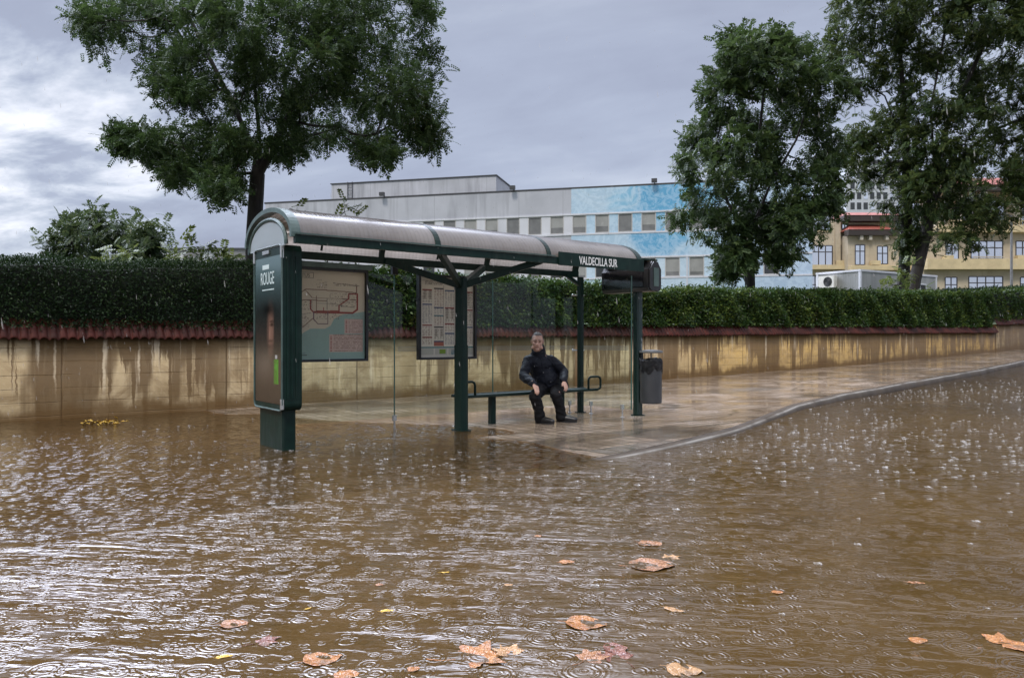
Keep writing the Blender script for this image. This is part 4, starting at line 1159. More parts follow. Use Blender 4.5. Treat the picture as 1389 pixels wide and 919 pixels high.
def grow(trunks, targets, step, tip_r, root_r, bow=0.12):
    """limbs grown from the trunk to every target: nodes, parents, radii"""
    nodes = []; par = []; plen = []
    for tr in trunks:
        prev = -1
        if nodes:      # a limb of the scaffold leaves the trunk at the nearest node
            prev = int(np.argmin(np.linalg.norm(np.array(nodes) - np.array(tr[0]), axis=1)))
        for a, b in zip(tr[:-1], tr[1:]):
            a, b = np.array(a), np.array(b)
            k = max(2, int(np.linalg.norm(b - a) / step))
            first = prev < 0
            for i in range(k + 1 if first else k):
                t = (i + (0 if first else 1)) / k
                nodes.append(a + (b - a) * t); par.append(prev)
                plen.append(0 if prev < 0 else plen[prev] + step); prev = len(nodes) - 1
    ntr = len(nodes)
    N = np.zeros((60000, 3)); N[:ntr] = nodes; L = np.zeros(60000); L[:ntr] = np.array(plen) * 0.25
    cnt = ntr
    tp = np.array([t for tr in trunks for t in tr[1:]])
    order = np.argsort([np.min(np.linalg.norm(tp - t, axis=1)) + RNG.uniform(0, .5) for t in targets])
    ends = []
    main = RNG.uniform(0, 1, len(targets)) < min(1, 700 / len(targets)); rest = [o for o in order if not main[o]]; order = [o for o in order if main[o]]
    for oi in order:
        t = np.array(targets[oi])
        dv = t - N[:cnt]; d = np.linalg.norm(dv, axis=1)
        cost = d + 0.30 * L[:cnt] + 0.5 * np.clip(N[:cnt, 2] - t[2], 0, None)
        j = int(np.argmin(cost)); k = max(1, int(math.ceil(d[j] / step)))
        base = N[j].copy(); prev = j
        side = RNG.normal(0, 1, 3) * 0.05 * d[j]
        for i in range(1, k + 1):
            s = i / k
            p = base + (t - base) * s + np.array([0, 0, -bow * d[j] * 4 * s * (1 - s) * 0.5]) + side * math.sin(PI * s)
            N[cnt] = p; L[cnt] = L[prev] + d[j] / k; par.append(prev); prev = cnt; cnt += 1
        ends.append(prev)
    # the remaining twigs are short and leave the nearest limb
    from mathutils.kdtree import KDTree
    kd = KDTree(cnt)
    for i in range(cnt): kd.insert(N[i], i)
    kd.balance()
    for oi in rest:
        t = np.array(targets[oi]); co_, j, dd = kd.find(t)
        mid = (N[j] + t) / 2 + np.array([0, 0, -.06 * dd]) + RNG.normal(0, .05, 3) * dd
        N[cnt] = mid; par.append(j); N[cnt + 1] = t; par.append(cnt); cnt += 2; ends.append(cnt - 1)
    w = np.zeros(cnt)
    for e in ends: w[e] += 1
    for i in range(cnt - 1, -1, -1):
        if par[i] >= 0: w[par[i]] += w[i]
    w = np.maximum(w, 0.6)
    ex = math.log(root_r / tip_r) / math.log(max(w[:ntr].max(), 2))
    r = tip_r * w ** ex
    r = np.where(r < root_r * .6, r * .72, r)
    return N[:cnt], par, r, ntr

def limb_mesh(name, N, par, r, mat, parent, base_flare=1.25):
    sides = 7
    P, Q, ra, rb = [], [], [], []
    for i in range(len(N)):
        if par[i] >= 0:
            P.append(N[par[i]]); Q.append(N[i]); ra.append(min(r[par[i]], r[i] * 1.35)); rb.append(r[i])
    P, Q, ra, rb = map(np.array, (P, Q, ra, rb))
    D = Q - P; Ln = np.linalg.norm(D, axis=1, keepdims=True) + 1e-9; D = D / Ln
    ref = np.where(np.abs(D[:, 2:3]) > .95, np.array([[0, 1.0, 0]]), np.array([[0, 0, 1.0]]))
    A = np.cross(D, ref); A /= np.linalg.norm(A, axis=1, keepdims=True); B = np.cross(D, A)
    ang = np.linspace(0, 2 * PI, sides, endpoint=False)
    c, s = np.cos(ang), np.sin(ang)
    off = A[:, None, :] * c[None, :, None] + B[:, None, :] * s[None, :, None]
    Pe = P - D * (ra * 0.35)[:, None]
    V = np.concatenate([Pe[:, None, :] + off * ra[:, None, None], Q[:, None, :] + off * rb[:, None, None]], 1).reshape(-1, 3)
    m = np.arange(len(P))[:, None] * 2 * sides
    j = np.arange(sides)[None, :]; j2 = (j + 1) % sides
    Fq = np.stack([m + j, m + j2, m + sides + j2, m + sides + j], -1).reshape(-1, 4)
    return np_mesh(name, V, Fq, mat, parent=parent, smooth=True)

def tree(name, label, cat, Y0, trunk_px, clumps, per, spread, n_spray, tmpl, leaf, root_r, tip_r=0.010, depth=0.9, ysc=1.0, step=0.35, group=None, out=0.75, jit=0.5, droop=-0.12, bark=None, yoff=0.0, size=(0.75, 1.25)):
    """trunk_px: polylines of photo places at distance Y0; clumps: (px, py, rx, ry) leaf masses at that distance"""
    sc = Y0 / F
    def pt(px, py, dy=0.0): 
        p = at(px, py, Y0); return np.array([p.x, p.y + dy, p.z])
    trunks = [[pt(a, b, c * sc if len(q) > 2 else 0) for q in tr for a, b, c in [(*q, 0)[:3]]] for tr in trunk_px]
    base = trunks[0][0]
    t = thing(name, base, label, cat, group, frame='world')
    T, C = [], []
    allc = np.array([pt(c[0], c[1]) for c in clumps]); cen = allc.mean(0)
    xs = np.array([c[0] for c in clumps]); half = (xs.max() - xs.min()) / 2 + 1e-6; xm = (xs.max() + xs.min()) / 2
    for (cx, cy, rx, ry) in clumps:
        room = math.sqrt(max(0.12, 1 - ((cx - xm) / (half * 1.05)) ** 2)) * half * depth
        n = max(4, int(per * rx * ry / 2500.0))
        nd = max(1, int(round(room / max(rx, 20) * 0.9)))
        for k in range(nd):
            yd = RNG.uniform(-1, 1) * room
            for i in range(n):
                v = RNG.normal(0, 1, 3); v /= np.linalg.norm(v); rad = RNG.uniform(0.25, 1) ** 0.45
                q = at(cx + v[0] * rx * rad, cy + v[2] * ry * rad, Y0 + (yd + v[1] * max(rx, ry) * rad) * sc + yoff)
                T.append(np.array([q.x, q.y, q.z])); q = at(cx, cy, Y0 + yd * sc); C.append(np.array([q.x, q.y, q.z]))
    T = np.array(T); C = np.array(C)
    N, par, r, ntr = grow(trunks, T, step, tip_r, root_r)
    limb_mesh('trunk', N, par, r, bark or M_BARK, t)
    n = len(T) * n_spray
    P = np.repeat(T, n_spray, 0) + RNG.normal(0, spread, (n, 3))
    D = (np.repeat(T - C, n_spray, 0) * 0.9 / (np.linalg.norm(np.repeat(T - C, n_spray, 0), axis=1, keepdims=True) + .1)) * out + RNG.normal(0, jit, (n, 3)); D[:, 2] += droop
    V, Fq = stamp(tmpl, P, frames(D, 0.35), RNG.uniform(size[0], size[1], n))
    np_mesh('crown', V, Fq, leaf, parent=t); print('TREE', name, len(T), n, len(Fq))
    return t

SP_LOC = spray_template(5, 0.072, 0.033, 0.20)
SP_BRD = spray_template(4, 0.14, 0.065, 0.24, droop=0.25)
SP_AIR = spray_template(5, 0.14, 0.062, 0.28, droop=0.3)

tree('locust_tree', 'large dark feathery leaved tree with one trunk behind the left end of the shelter', 'tree', 16.0,
     [[(342, 430), (343, 330), (346, 285), (349, 235), (352, 190), (346, 120), (352, 40), (360, -60)], [(349, 240), (372, 195), (400, 140), (430, 70), (440, -20)], [(350, 215), (320, 150), (285, 80), (250, 10)]],
     [(175, 25, 62, 42), (132, 42, 26, 26), (115, 22, 14, 16), (255, -20, 80, 60), (350, -60, 120, 70), (470, -25, 110, 70), (560, 25, 36, 42), (578, 95, 28, 30), (572, 150, 34, 34), (585, 180, 20, 14), (505, 100, 66, 62), (400, 80, 88, 64), (300, 85, 78, 52), (228, 92, 46, 30), (440, 20, 70, 50), (330, 20, 80, 50),
      (250, 130, 30, 14), (198, 188, 32, 9), (165, 190, 10, 6), (255, 190, 46, 20), (228, 206, 36, 10), (285, 221, 36, 15), (335, 170, 64, 40), (430, 155, 66, 40), (520, 190, 46, 20), (475, 191, 50, 13), (512, 204, 24, 6), (300, 248, 18, 8), (390, 198, 32, 13), (318, 196, 30, 21), (240, 231, 12, 6), (535, 130, 40, 40)],
     13, 0.115, 27, SP_LOC, M_LA, 0.16, tip_r=0.005, depth=0.75, droop=-0.1, out=0.5, jit=0.7)

tree('broadleaf_tree', 'dense rounded tree with a short trunk in front of the blue mural building', 'tree', 27.0,
     [[(1018, 420), (1017, 375), (1015, 330), (1018, 260), (1030, 180), (1040, 90)], [(1016, 320), (1045, 250), (1080, 190), (1100, 130)], [(1016, 330), (985, 270), (965, 220), (985, 140)]],
     [(1008, 75, 30, 22), (1000, 60, 18, 12), (1062, 88, 52, 34), (988, 125, 34, 32), (1040, 140, 62, 42), (1112, 120, 36, 40), (962, 180, 26, 24), (1000, 205, 52, 44), (1080, 205, 62, 44), (940, 222, 24, 18), (930, 210, 14, 10), (960, 268, 42, 32), (1040, 265, 62, 38), (1108, 255, 40, 34), (978, 312, 36, 16), (1040, 308, 42, 20), (1088, 304, 30, 18), (934, 292, 18, 10), (1128, 180, 24, 30), (1000, 342, 24, 8), (1062, 340, 14, 6), (988, 362, 10, 5), (1075, 290, 24, 16), (1130, 275, 16, 16), (1040, 60, 22, 12), (1075, 60, 20, 12)],
     27, 0.20, 30, SP_BRD, M_LB, 0.18, tip_r=0.005, depth=0.75, step=0.5, droop=-0.25)

RT = dict(per=22.0, spread=0.27, n_spray=40, tmpl=SP_AIR, leaf=M_LC, tip_r=0.006, depth=0.7, step=0.6, droop=-0.1, jit=0.55)
tree('locust_tree', 'tall straight trunked airy tree left of the pair by the grey cabin', 'tree', 34.0,
     [[(1222, 415), (1225, 380), (1229, 320), (1230, 250), (1228, 170), (1222, 90), (1214, 0), (1210, -80)], [(1230, 240), (1222, 185), (1200, 130), (1170, 112), (1145, 118)], [(1229, 160), (1245, 90), (1250, 10)]],
     [(1135, 75, 22, 18), (1150, 62, 30, 24), (1160, 20, 34, 26), (1200, 22, 46, 36), (1190, -40, 60, 40), (1250, -40, 60, 40), (1182, 98, 30, 16), (1222, 90, 38, 28), (1160, 130, 26, 12), (1165, 185, 20, 12), (1200, 168, 22, 16), (1180, 238, 28, 12), (1208, 214, 28, 20), (1215, 268, 24, 22), (1235, 305, 18, 16), (1250, 60, 36, 36), (1245, 140, 30, 30), (1150, 215, 16, 8), (1225, 175, 30, 24), (1240, 225, 32, 26), (1228, 330, 16, 12)], root_r=0.25, **RT)
tree('locust_tree', 'leaning forked airy tree right of the pair by the grey cabin', 'tree', 33.0,
     [[(1236, 415), (1241, 378), (1250, 340), (1259, 300), (1268, 235), (1285, 170), (1312, 110), (1335, 60), (1350, -20)], [(1262, 285), (1300, 215), (1345, 178), (1400, 155), (1440, 140)], [(1268, 230), (1262, 150), (1275, 80), (1290, -10)]],
     [(1275, 0, 60, 40), (1340, 18, 60, 46), (1405, 50, 56, 60), (1295, 78, 44, 32), (1352, 105, 48, 36), (1410, 130, 50, 40), (1262, 190, 40, 24), (1325, 192, 44, 22), (1395, 188, 50, 34), (1280, 258, 40, 28), (1328, 262, 36, 24), (1340, 300, 32, 14), (1300, 322, 36, 11), (1250, 335, 18, 12), (1372, 240, 26, 14), (1390, 228, 22, 12), (1345, -50, 80, 50), (1420, -30, 60, 60), (1290, 140, 30, 22), (1285, 215, 44, 30), (1300, 285, 40, 22), (1262, 262, 34, 24), (1340, 150, 40, 26), (1380, 275, 26, 16)], root_r=0.25, **RT)

SP_DIST = spray_template(4, 0.24, 0.13, 0.42, droop=0.2)
tree('broadleaf_tree', 'distant grey green spreading tree rising over the dark hedge far left', 'tree', 44.0,
     [[(128, 400), (130, 350), (132, 320), (130, 295)], [(131, 345), (160, 325), (175, 305)], [(131, 345), (100, 330), (85, 318)]],
     [(84, 331, 15, 12), (96, 313, 11, 8), (118, 316, 21, 14), (148, 313, 19, 12), (125, 301, 13, 5), (105, 348, 31, 8), (140, 341, 37, 14), (172, 329, 23, 12), (155, 358, 37, 6), (75, 348, 9, 6)],
     26, 0.36, 20, SP_DIST, M_LD, 0.30, tip_r=0.02, depth=0.8, step=0.7)
tree('broadleaf_tree', 'smaller distant tree right of the spreading one, over the dark hedge', 'tree', 41.0,
     [[(192, 400), (193, 350), (195, 315)]],
     [(196, 331, 17, 11), (208, 343, 11, 10), (180, 338, 15, 12), (190, 355, 25, 6), (205, 315, 6, 5), (192, 316, 6, 5)],
     28, 0.36, 18, SP_DIST, M_LD, 0.22, tip_r=0.02, depth=0.8, step=0.7)
SP_SH = spray_template(4, 0.14, 0.08, 0.28, droop=0.15)
def shrub(label, Y0, stem, clumps, leaf=M_LE, per=30, n_spray=4, root=0.05, size=(0.75, 1.25)):
    return tree('shrub', label, 'shrub', Y0, stem, clumps, per, 0.10, n_spray, SP_SH, leaf, root, tip_r=0.005, depth=0.5, step=0.3, size=size, group='young growth behind the hedges')
shrub('yellow green bush at the foot of the distant trees, left', 26, [[(170, 400), (172, 350)]], [(165, 342, 22, 12), (190, 345, 24, 10), (150, 348, 20, 8)], per=50, root=0.05)
shrub('yellowish shrub sprouting above the dark hedge left of the locust trunk', 17.5, [[(285, 400), (284, 352), (278, 336)], [(284, 352), (256, 340)], [(284, 352), (306, 340)]],
      [(278, 336, 13, 7), (256, 340, 8, 6), (305, 342, 9, 7), (232, 345, 12, 5), (290, 346, 22, 5)], per=70, n_spray=3, root=0.03)
shrub('thin leafy shoots sticking up behind the shelter roof', 15.8, [[(440, 420), (445, 340), (462, 292)], [(445, 340), (402, 286)], [(445, 340), (484, 297)], [(445, 340), (432, 296)]],
      [(466, 287, 8, 9), (456, 293, 8, 5), (474, 280, 6, 6), (486, 297, 5, 5), (402, 284, 6, 6), (393, 284, 4, 5), (432, 296, 8, 4)], per=130, n_spray=1, root=0.015, size=(0.45, 0.8))
shrub('light green sapling with drooping leaves at the foot of the paired trees', 31.5, [[(1218, 420), (1220, 390), (1222, 368)]],
      [(1222, 372, 10, 10), (1214, 385, 12, 9), (1228, 386, 10, 9), (1240, 392, 14, 5), (1205, 392, 14, 5), (1226, 364, 6, 5)], per=120, n_spray=3, root=0.05)

# ================================================================== FALLEN LEAVES on the flood
def leafdry(name, a, b2, rough=0.28):
    m, n, b = newmat(name); o = n.obj()
    vein = n.n('ShaderNodeTexVoronoi', {'Vector': o, 'Scale': 60.0}, feature='DISTANCE_TO_EDGE').outputs['Distance']
    c = n.mix(n.range(n.noise(o, 20, 5, 0.7), 0.36, 0.64), a, b2)
    c = n.mix(n.range(vein, 0.0, 0.06, 0.22, 0.0), c, tuple(k * .4 for k in a))
    c = n.mix(n.range(n.noise(o, 9, 5, 0.7), 0.52, 0.62, 0, 0.75), c, (0.075, 0.04, 0.018))
    S(b, 'Base Color', c); S(b, 'Roughness', n.range(n.noise(o, 12, 3), 0.35, 0.65, 0.08, 0.4))
    S(b, 'Normal', n.bump(n.math('ADD', n.noise(o, 34, 4), n.math('MULTIPLY', n.range(vein, 0, .15), .15)), 0.9, 0.012)); return m
M_LV = [leafdry('orange_dead_leaf', (0.23, 0.085, 0.025), (0.42, 0.19, 0.06)), leafdry('pink_brown_dead_leaf', (0.19, 0.08, 0.033), (0.36, 0.175, 0.08)),
        leafdry('dark_red_dead_leaf', (0.10, 0.035, 0.025), (0.24, 0.10, 0.065)), leafdry('yellow_dead_leaf', (0.50, 0.28, 0.03), (0.62, 0.42, 0.08)), leafdry('tan_dead_leaf', (0.27, 0.14, 0.055), (0.45, 0.27, 0.13))]
def fallen_leaf(px, py, wpx, kind, mat, rot, label, lift=0.0, squash=1.0):
    p = gp(px, py, 0.0); size = wpx / F * p.y
    r0 = random.Random(int(px * 7 + py))
    pts = []
    if kind == 'plane':      # five pointed lobes
        HA_ = [0, 10, 18, 28, 38, 50, 58, 70, 78, 90, 105, 120, 140, 160, 176, 180]
        HR_ = [1.0, .76, .66, .50, .70, .93, .74, .62, .50, .62, .78, .60, .50, .42, .20, .10]
        for k in range(72):
            a = 2 * PI * k / 72
            da = math.degrees(a); da = da if da <= 180 else 360 - da
            lob = float(np.interp(da, HA_, HR_)) * (1 + r0.uniform(-.07, .07))
            pts.append((math.cos(a) * lob * .56, math.sin(a) * lob * .56))
    else:
        for k in range(24):
            a = 2 * PI * k / 24
            x = math.cos(a); y = math.sin(a) * (0.42 if kind == 'oval' else 0.2) * (1 - 0.35 * x)
            pts.append((x * .5 * (1 + r0.uniform(-.04, .04)), y * (1 + r0.uniform(-.08, .08)) * .5 * 2))
    o = thing('fallen_leaf', (p.x, p.y, 0.0), label, 'leaf', 'dead leaves lying on the flood water', frame='world')
    mb = MB(); rings = 5; n = len(pts); vs = []; fs = []
    c, s = math.cos(rot), math.sin(rot)
    ph1, ph2 = r0.uniform(0, 6), r0.uniform(0, 6)
    def place(x, y):
        z = 0.002 + lift + 0.05 * size * ((0.55 * math.sin(x * 6 + ph1) + 0.6 * math.sin(y * 8 + ph2)) * 0.5 + abs(y) * 0.5 + .25 * math.sin(x * 15 + y * 11 + ph2))
        return (p.x + (c * x - s * y) * size, p.y + (s * x + c * y) * size * squash, z)
    vs.append(place(0, 0))
    for i in range(1, rings + 1):
        for x, y in pts: vs.append(place(x * i / rings, y * i / rings))
    for j in range(n): fs.append((0, 1 + j, 1 + (j + 1) % n))
    for i in range(rings - 1):
        for j in range(n):
            a = 1 + i * n; b_ = 1 + (i + 1) * n
            fs.append((a + j, b_ + j, b_ + (j + 1) % n, a + (j + 1) % n))
    mb.add(vs, fs).build('blade', mat, o, smooth=True)
    mb = MB(); mb.tube([place(-.3, 0), place(-.5, .02), place(-.72, .07)], [size * .012, size * .011, size * .009], 5)
    # midrib standing proud of the blade
    mb.build('stalk', mat, o, smooth=True)
    return o
O, PK, DR, YE, TN = M_LV
LEAVES = [
 (438, 893, 52, 'oval', O, 0.5, 'orange brown curled leaf with a pointed tip, at the left of the biggest leaf'),
 (645, 890, 92, 'plane', O, 0.3, 'biggest pale orange crumpled plane leaf near the bottom centre'),
 (690, 884, 50, 'plane', TN, 2.0, 'tan leaf half under the biggest crumpled leaf, on its right'),
 (795, 845, 56, 'oval', O, -0.15, 'flat long orange leaf above the dark red cluster'),
 (730, 727, 14, 'plane', O, 0.8, 'tiny orange leaf farthest out in the middle of the water'),
 (769, 762, 20, 'oval', O, 0.1, 'small bright orange leaf left of the pink pair'),
 (885, 766, 64, 'oval', PK, 0.15, 'wide pink orange leaf, lower one of the pink pair'),
 (882, 737, 32, 'oval', PK, -0.4, 'pale pink leaf, upper one of the pink pair'),
 (910, 756, 30, 'plane', TN, 1.2, 'tan leaf touching the right end of the pink pair'),
 (800, 892, 52, 'plane', PK, 0.9, 'pinkish plane leaf, left one of the sunken cluster'),
 (838, 890, 56, 'plane', DR, 2.1, 'dark red plane leaf, right one of the sunken cluster'),
 (832, 878, 36, 'oval', DR, 1.9, 'dark maroon leaf standing up at the back of the sunken cluster'),
 (928, 908, 48, 'oval', TN, -0.3, 'tan curled leaf at the bottom edge right of the sunken cluster'),
 (915, 827, 30, 'thin', TN, -0.6, 'thin rolled tan leaf between the pink pair and the small orange leaf'),
 (1055, 803, 16, 'oval', O, 0.2, 'small orange leaf alone in the dark reflection right of centre'),
 (1246, 868, 24, 'oval', O, 0.1, 'reddish orange oval leaf left of the bottom right corner leaf'),
 (1365, 872, 70, 'plane', O, 0.4, 'large orange leaf in the bottom right corner'),
 (1243, 790, 22, 'thin', PK, -0.2, 'thin reddish leaf above the reddish oval one at right'),
 (358, 870, 42, 'plane', DR, 0.7, 'dark brown sunken leaf in the bright ripples at bottom left'),
 (318, 846, 36, 'oval', PK, 0.1, 'faint pink leaf beside the dark brown sunken leaf'),
 (604, 776, 14, 'thin', YE, 0.2, 'tiny yellow leaf floating left of centre, the upper one'),
 (525, 828, 18, 'thin', YE, 0.25, 'yellow green sliver of leaf, the lower one left of centre'),
 (418, 825, 12, 'thin', YE, 1.0, 'tiny yellow leaf at the edge of the bright ripples'),
 (562, 907, 18, 'oval', O, 0.9, 'small orange scrap left of the biggest leaf'),
 (470, 915, 34, 'oval', O, 0.2, 'orange leaf cut by the bottom edge'),
 (304, 890, 22, 'thin', YE, 0.4, 'yellowish narrow leaf at the far bottom left'),
 (690, 793, 12, 'oval', TN, 0.4, 'tiny tan leaf left of the bright orange one'),
 (515, 793, 12, 'oval', PK, 0.2, 'tiny pinkish leaf above the yellow green sliver'),
]
for L in LEAVES: fallen_leaf(*L)
# drift of yellow leaves washed against the pavement on the left
dp = gp(141, 575, 0.0)
dr = thing('leaf_drift', (dp.x, dp.y, 0), 'small drift of yellow leaves washed up by the wall on the left', 'leaf litter', frame='world')
n = 70
P = np.array([dp.x, dp.y, 0.018]) + np.stack([RNG.normal(0, .13, n), RNG.normal(0, .07, n), np.abs(RNG.normal(0, .012, n))], 1)
V, Fq = leaf_quads(P, np.stack([RNG.normal(0, 1, n), RNG.normal(0, 1, n), RNG.normal(0, .25, n)], 1), np.tile([0, 0, 1.0], (n, 1)) + RNG.normal(0, .3, (n, 3)), RNG.uniform(.05, .09, n), RNG.uniform(.03, .05, n))
np_mesh('leaf_heap', V, Fq, YE, parent=dr)
# ================================================================== HOSPITAL BLOCK WITH THE BLUE MURAL
HA = math.atan2(-0.242, 0.970)            # direction of its long front, seen almost face on
HX, HY = Vector((math.cos(HA), math.sin(HA), 0)), Vector((-math.sin(HA), math.cos(HA), 0))
HP = Vector((11.77, 55.0, 0))
def hs(px):  # distance along the front under a photo column
    dx = (px - CX) / F
    return (dx * HP.y - HP.x) / (HX.x - dx * HX.y)
def hz(px, py):
    s = hs(px); return EYE + (CY - py) / F * (HP.y + HX.y * s)
GZ = 2.0                                   # garden level there
M_CONC = None
def mat_facade(name, a, b2, grime=0.5):
    m, n, b = newmat(name); o = n.obj(); x, y, z = n.sep(o)
    col = n.mix(n.range(n.noise(o, .35, 4), .35, .65), a, b2)
    run = n.noise(n.comb(n.math('MULTIPLY', x, 1.1), y, n.math('MULTIPLY', z, .12)), 1.0, 4, .65)
    col = n.mix(n.range(run, .50, .72, 0, grime), col, tuple(c * .5 for c in a))
    seam = n.math('LESS_THAN', n.math('FRACT', n.math('DIVIDE', n.math('ADD', x, 100.0), 3.4)), .008)
    col = n.mix(n.math('MULTIPLY', seam, .6), col, tuple(c * .4 for c in a))
    S(b, 'Base Color', col); S(b, 'Roughness', .6); S(b, 'Normal', n.bump(n.noise(o, 6, 4), .3, .01)); return m
M_GREY = mat_facade('grey_painted_concrete', (0.36, 0.37, 0.405), (0.44, 0.45, 0.49))
M_PALE = mat_facade('pale_grey_render', (0.52, 0.53, 0.57), (0.60, 0.61, 0.65), .3)
M_PENT = mat_facade('weathered_grey_sheet', (0.36, 0.37, 0.39), (0.46, 0.47, 0.50), .6)
M_FRAME = simple('pale_window_frame', (0.42, 0.41, 0.40), .5)
M_WINB = simple('blind_behind_glass', (0.17, 0.17, 0.165), .12, var=.25, scale=1.2, spec=.6)
M_WINL = simple('lowered_blind', (0.30, 0.30, 0.285), .2, var=.15, scale=1.2)
M_WIND = simple('dark_window_glass', (0.03, 0.033, 0.034), .06, var=.3, scale=1.5, spec=.7)
M_METAL = simple('dark_flashing', (0.05, 0.05, 0.052), .4)
def mat_mural():
    m, n, b = newmat('blue_mural'); o = n.obj()
    c = n.attr('art')[0]
    sw = n.noise(o, 1.6, 6, .7, 1.6)
    c = n.mix(n.range(sw, .46, .54, 0, .30), c, (0.62, 0.74, 0.84))
    c = n.mix(n.range(n.noise(o, 5, 4, .7, 1.0), .58, .68, 0, .25), c, (0.12, 0.30, 0.48))
    S(b, 'Base Color', c); S(b, 'Roughness', .6); return m
M_MURAL = mat_mural()

hb = thing('hospital_building', HP, 'long grey flat roofed block with a blue painted mural on its right half', 'building', frame='world', rz=HA)
def P(s, y, z): return (s, y, z)           # local frame of the building: along, depth (away), height
SL, SR = hs(360), hs(1102)
ZR = 12.45
MB().box((SL, 0.12, GZ), (SR, 16, ZR - .05)).build('main_block', M_GREY, hb)
MB().box((SL - .1, -.02, ZR - .05), (SR + .1, 16.1, ZR + .08)).build('roof_edge', M_METAL, hb)
# bands of wall between the window rows
ROWS = [(9.05, 10.43), (5.72, 7.12)]
SM = hs(775)
bands = [(10.55, ZR - .06), (7.24, 8.93), (GZ, 5.60)]
for (z0, z1) in bands:
    MB().box((SL, 0.0, z0), (SM, .115, z1)).build('wall_band', M_GREY, hb)
def mural_col(A, Z):
    px = CX + F * (HP.x + HX.x * A) / (HP.y + HX.y * A); py = CY - (Z - EYE) * F / (HP.y + HX.y * A)
    w = 6 * np.sin(px * .05 + py * .11) + 4 * np.sin(px * .13 - py * .07)
    A3 = lambda *k: np.array(k)
    pale = A3(0.36, 0.50, 0.62); blue = A3(0.060, 0.30, 0.52); mid = A3(0.17, 0.42, 0.60); white = A3(0.52, 0.61, 0.68)
    c = np.zeros(A.shape + (3,)) + pale
    def lay(c, m, col, k=1.0):
        m = (np.clip(m, 0, 1) * k)[..., None]
        return c * (1 - m) + col * m
    st = lambda v, wd: 1 / (1 + np.exp(-np.clip(v / wd, -30, 30)))
    c = lay(c, st(px + w - 1010, 10), A3(0.36, 0.47, 0.60))
    brush = .5 + .5 * np.sin(px * .31 + py * .22 + w) * np.sin(px * .12 - py * .4)
    top = st(292 - py + w * .5, 5)
    c = lay(c, st(px - 824 - (282 - py) * .95 + w, 3) * st(978 - px + w, 3) * top, mid, .95)
    c = lay(c, st(px - 852 - (282 - py) * .6 + w, 4) * st(955 - px + w, 4) * top, blue, .95)
    c = lay(c, st((1.05 - np.hypot((px - 898) / 38, (py - 327) / 20)) * 20 + w * .4, 1.5), blue, .95)
    c = lay(c, st(px - 905, 6) * st(942 - px + w, 6) * st(py - 283, 3) * st(322 - py, 4), mid, .7)
    c = lay(c, np.exp(-(((py - 345) + (px - 918) * .85 + w * .4) / 7) ** 2), white, .6)
    c = lay(c, st(py - 345, 4) * st(965 - px, 10), white, .45)
    for r_ in (34, 44, 52):
        c = lay(c, np.exp(-((np.hypot(px - 822, (py - 244) * 1.3) - r_ + w * .7) / 2.2) ** 2), white, .4)
    c = lay(c, brush, white, .14)
    return c
for (z0, z1) in bands:
    a = np.linspace(SM, SR, 220); z = np.linspace(z0, z1, 24)
    grid('mural', a, z, lambda A, Z: (A, -.03 + 0 * A, Z), M_MURAL, parent=hb, smooth=False, color=mural_col)
    MB().box((SM, -.02, z0 + .002), (SR, .114, z1 - .002)).build('wall_band', M_PALE, hb)
for (z0, z1) in ((10.43, 10.55), (8.93, 9.05), (7.12, 7.24), (5.60, 5.72)):
    MB().box((SL, -.06, z0), (SR, .112, z1)).build('string_course', M_PALE, hb)
wi = 0
for row, (z0, z1) in enumerate(ROWS):
    k = -18
    pier_edges = [SL]
    while True:
        s = -1.845 + 1.7 * k
        if s > SR - 1.2: break
        if s > SL + 1.0:
            w = .53
            fr_ = MB()
            fr_.box((s - w, -.005, z0), (s - w + .07, .118, z1)); fr_.box((s + w - .07, -.005, z0), (s + w, .118, z1))
            fr_.box((s - w + .07, -.005, z0), (s + w - .07, .118, z0 + .07)); fr_.box((s - w + .07, -.005, z1 - .07), (s + w - .07, .118, z1))
            wf = fr_.build('window', M_FRAME, hb)
            r = random.Random(k * 31 + row * 7).random()
            low = z0 + .07 if (row == 0 and r < .8) or r < .25 else z0 + .07 + (z1 - z0) * r * .7
            if row == 0:
                MB().box((s - w + .07, .06, z0 + .07), (s + w - .07, .08, z1 - .07)).build('pane', M_WINB, wf)
                if r > .8: MB().box((s - w + .08, .055, z0 + .5), (s + w - .08, .0595, z1 - .072)).build('blind', M_WINL, wf)
            else:
                MB().box((s - w + .07, .06, z0 + .07), (s + w - .07, .08, z1 - .07)).build('pane', M_WIND if r < .4 else M_WINB, wf)
                if r > .35: MB().box((s - w + .08, .055, z0 + .07 + .8 * (1 - r)), (s + w - .08, .0595, z1 - .072)).build('blind', M_WINL, wf)
            pier_edges += [s - w, s + w]
        k += 1
    pier_edges.append(SR)
    for a, b_ in zip(pier_edges[0::2], pier_edges[1::2]):
        if a >= SM or random.Random(int(a * 10)).random() < -1:
            zz = np.linspace(z0, z1, 10); aa = np.linspace(a, b_, max(4, int((b_ - a) * 8)))
            grid('mural', aa, zz, lambda A, Z: (A, -.002 + 0 * A, Z), M_MURAL, parent=hb, smooth=False, color=mural_col)
        MB().box((a, .0, z0), (b_, .113, z1)).build('window_pier', M_PALE, hb)
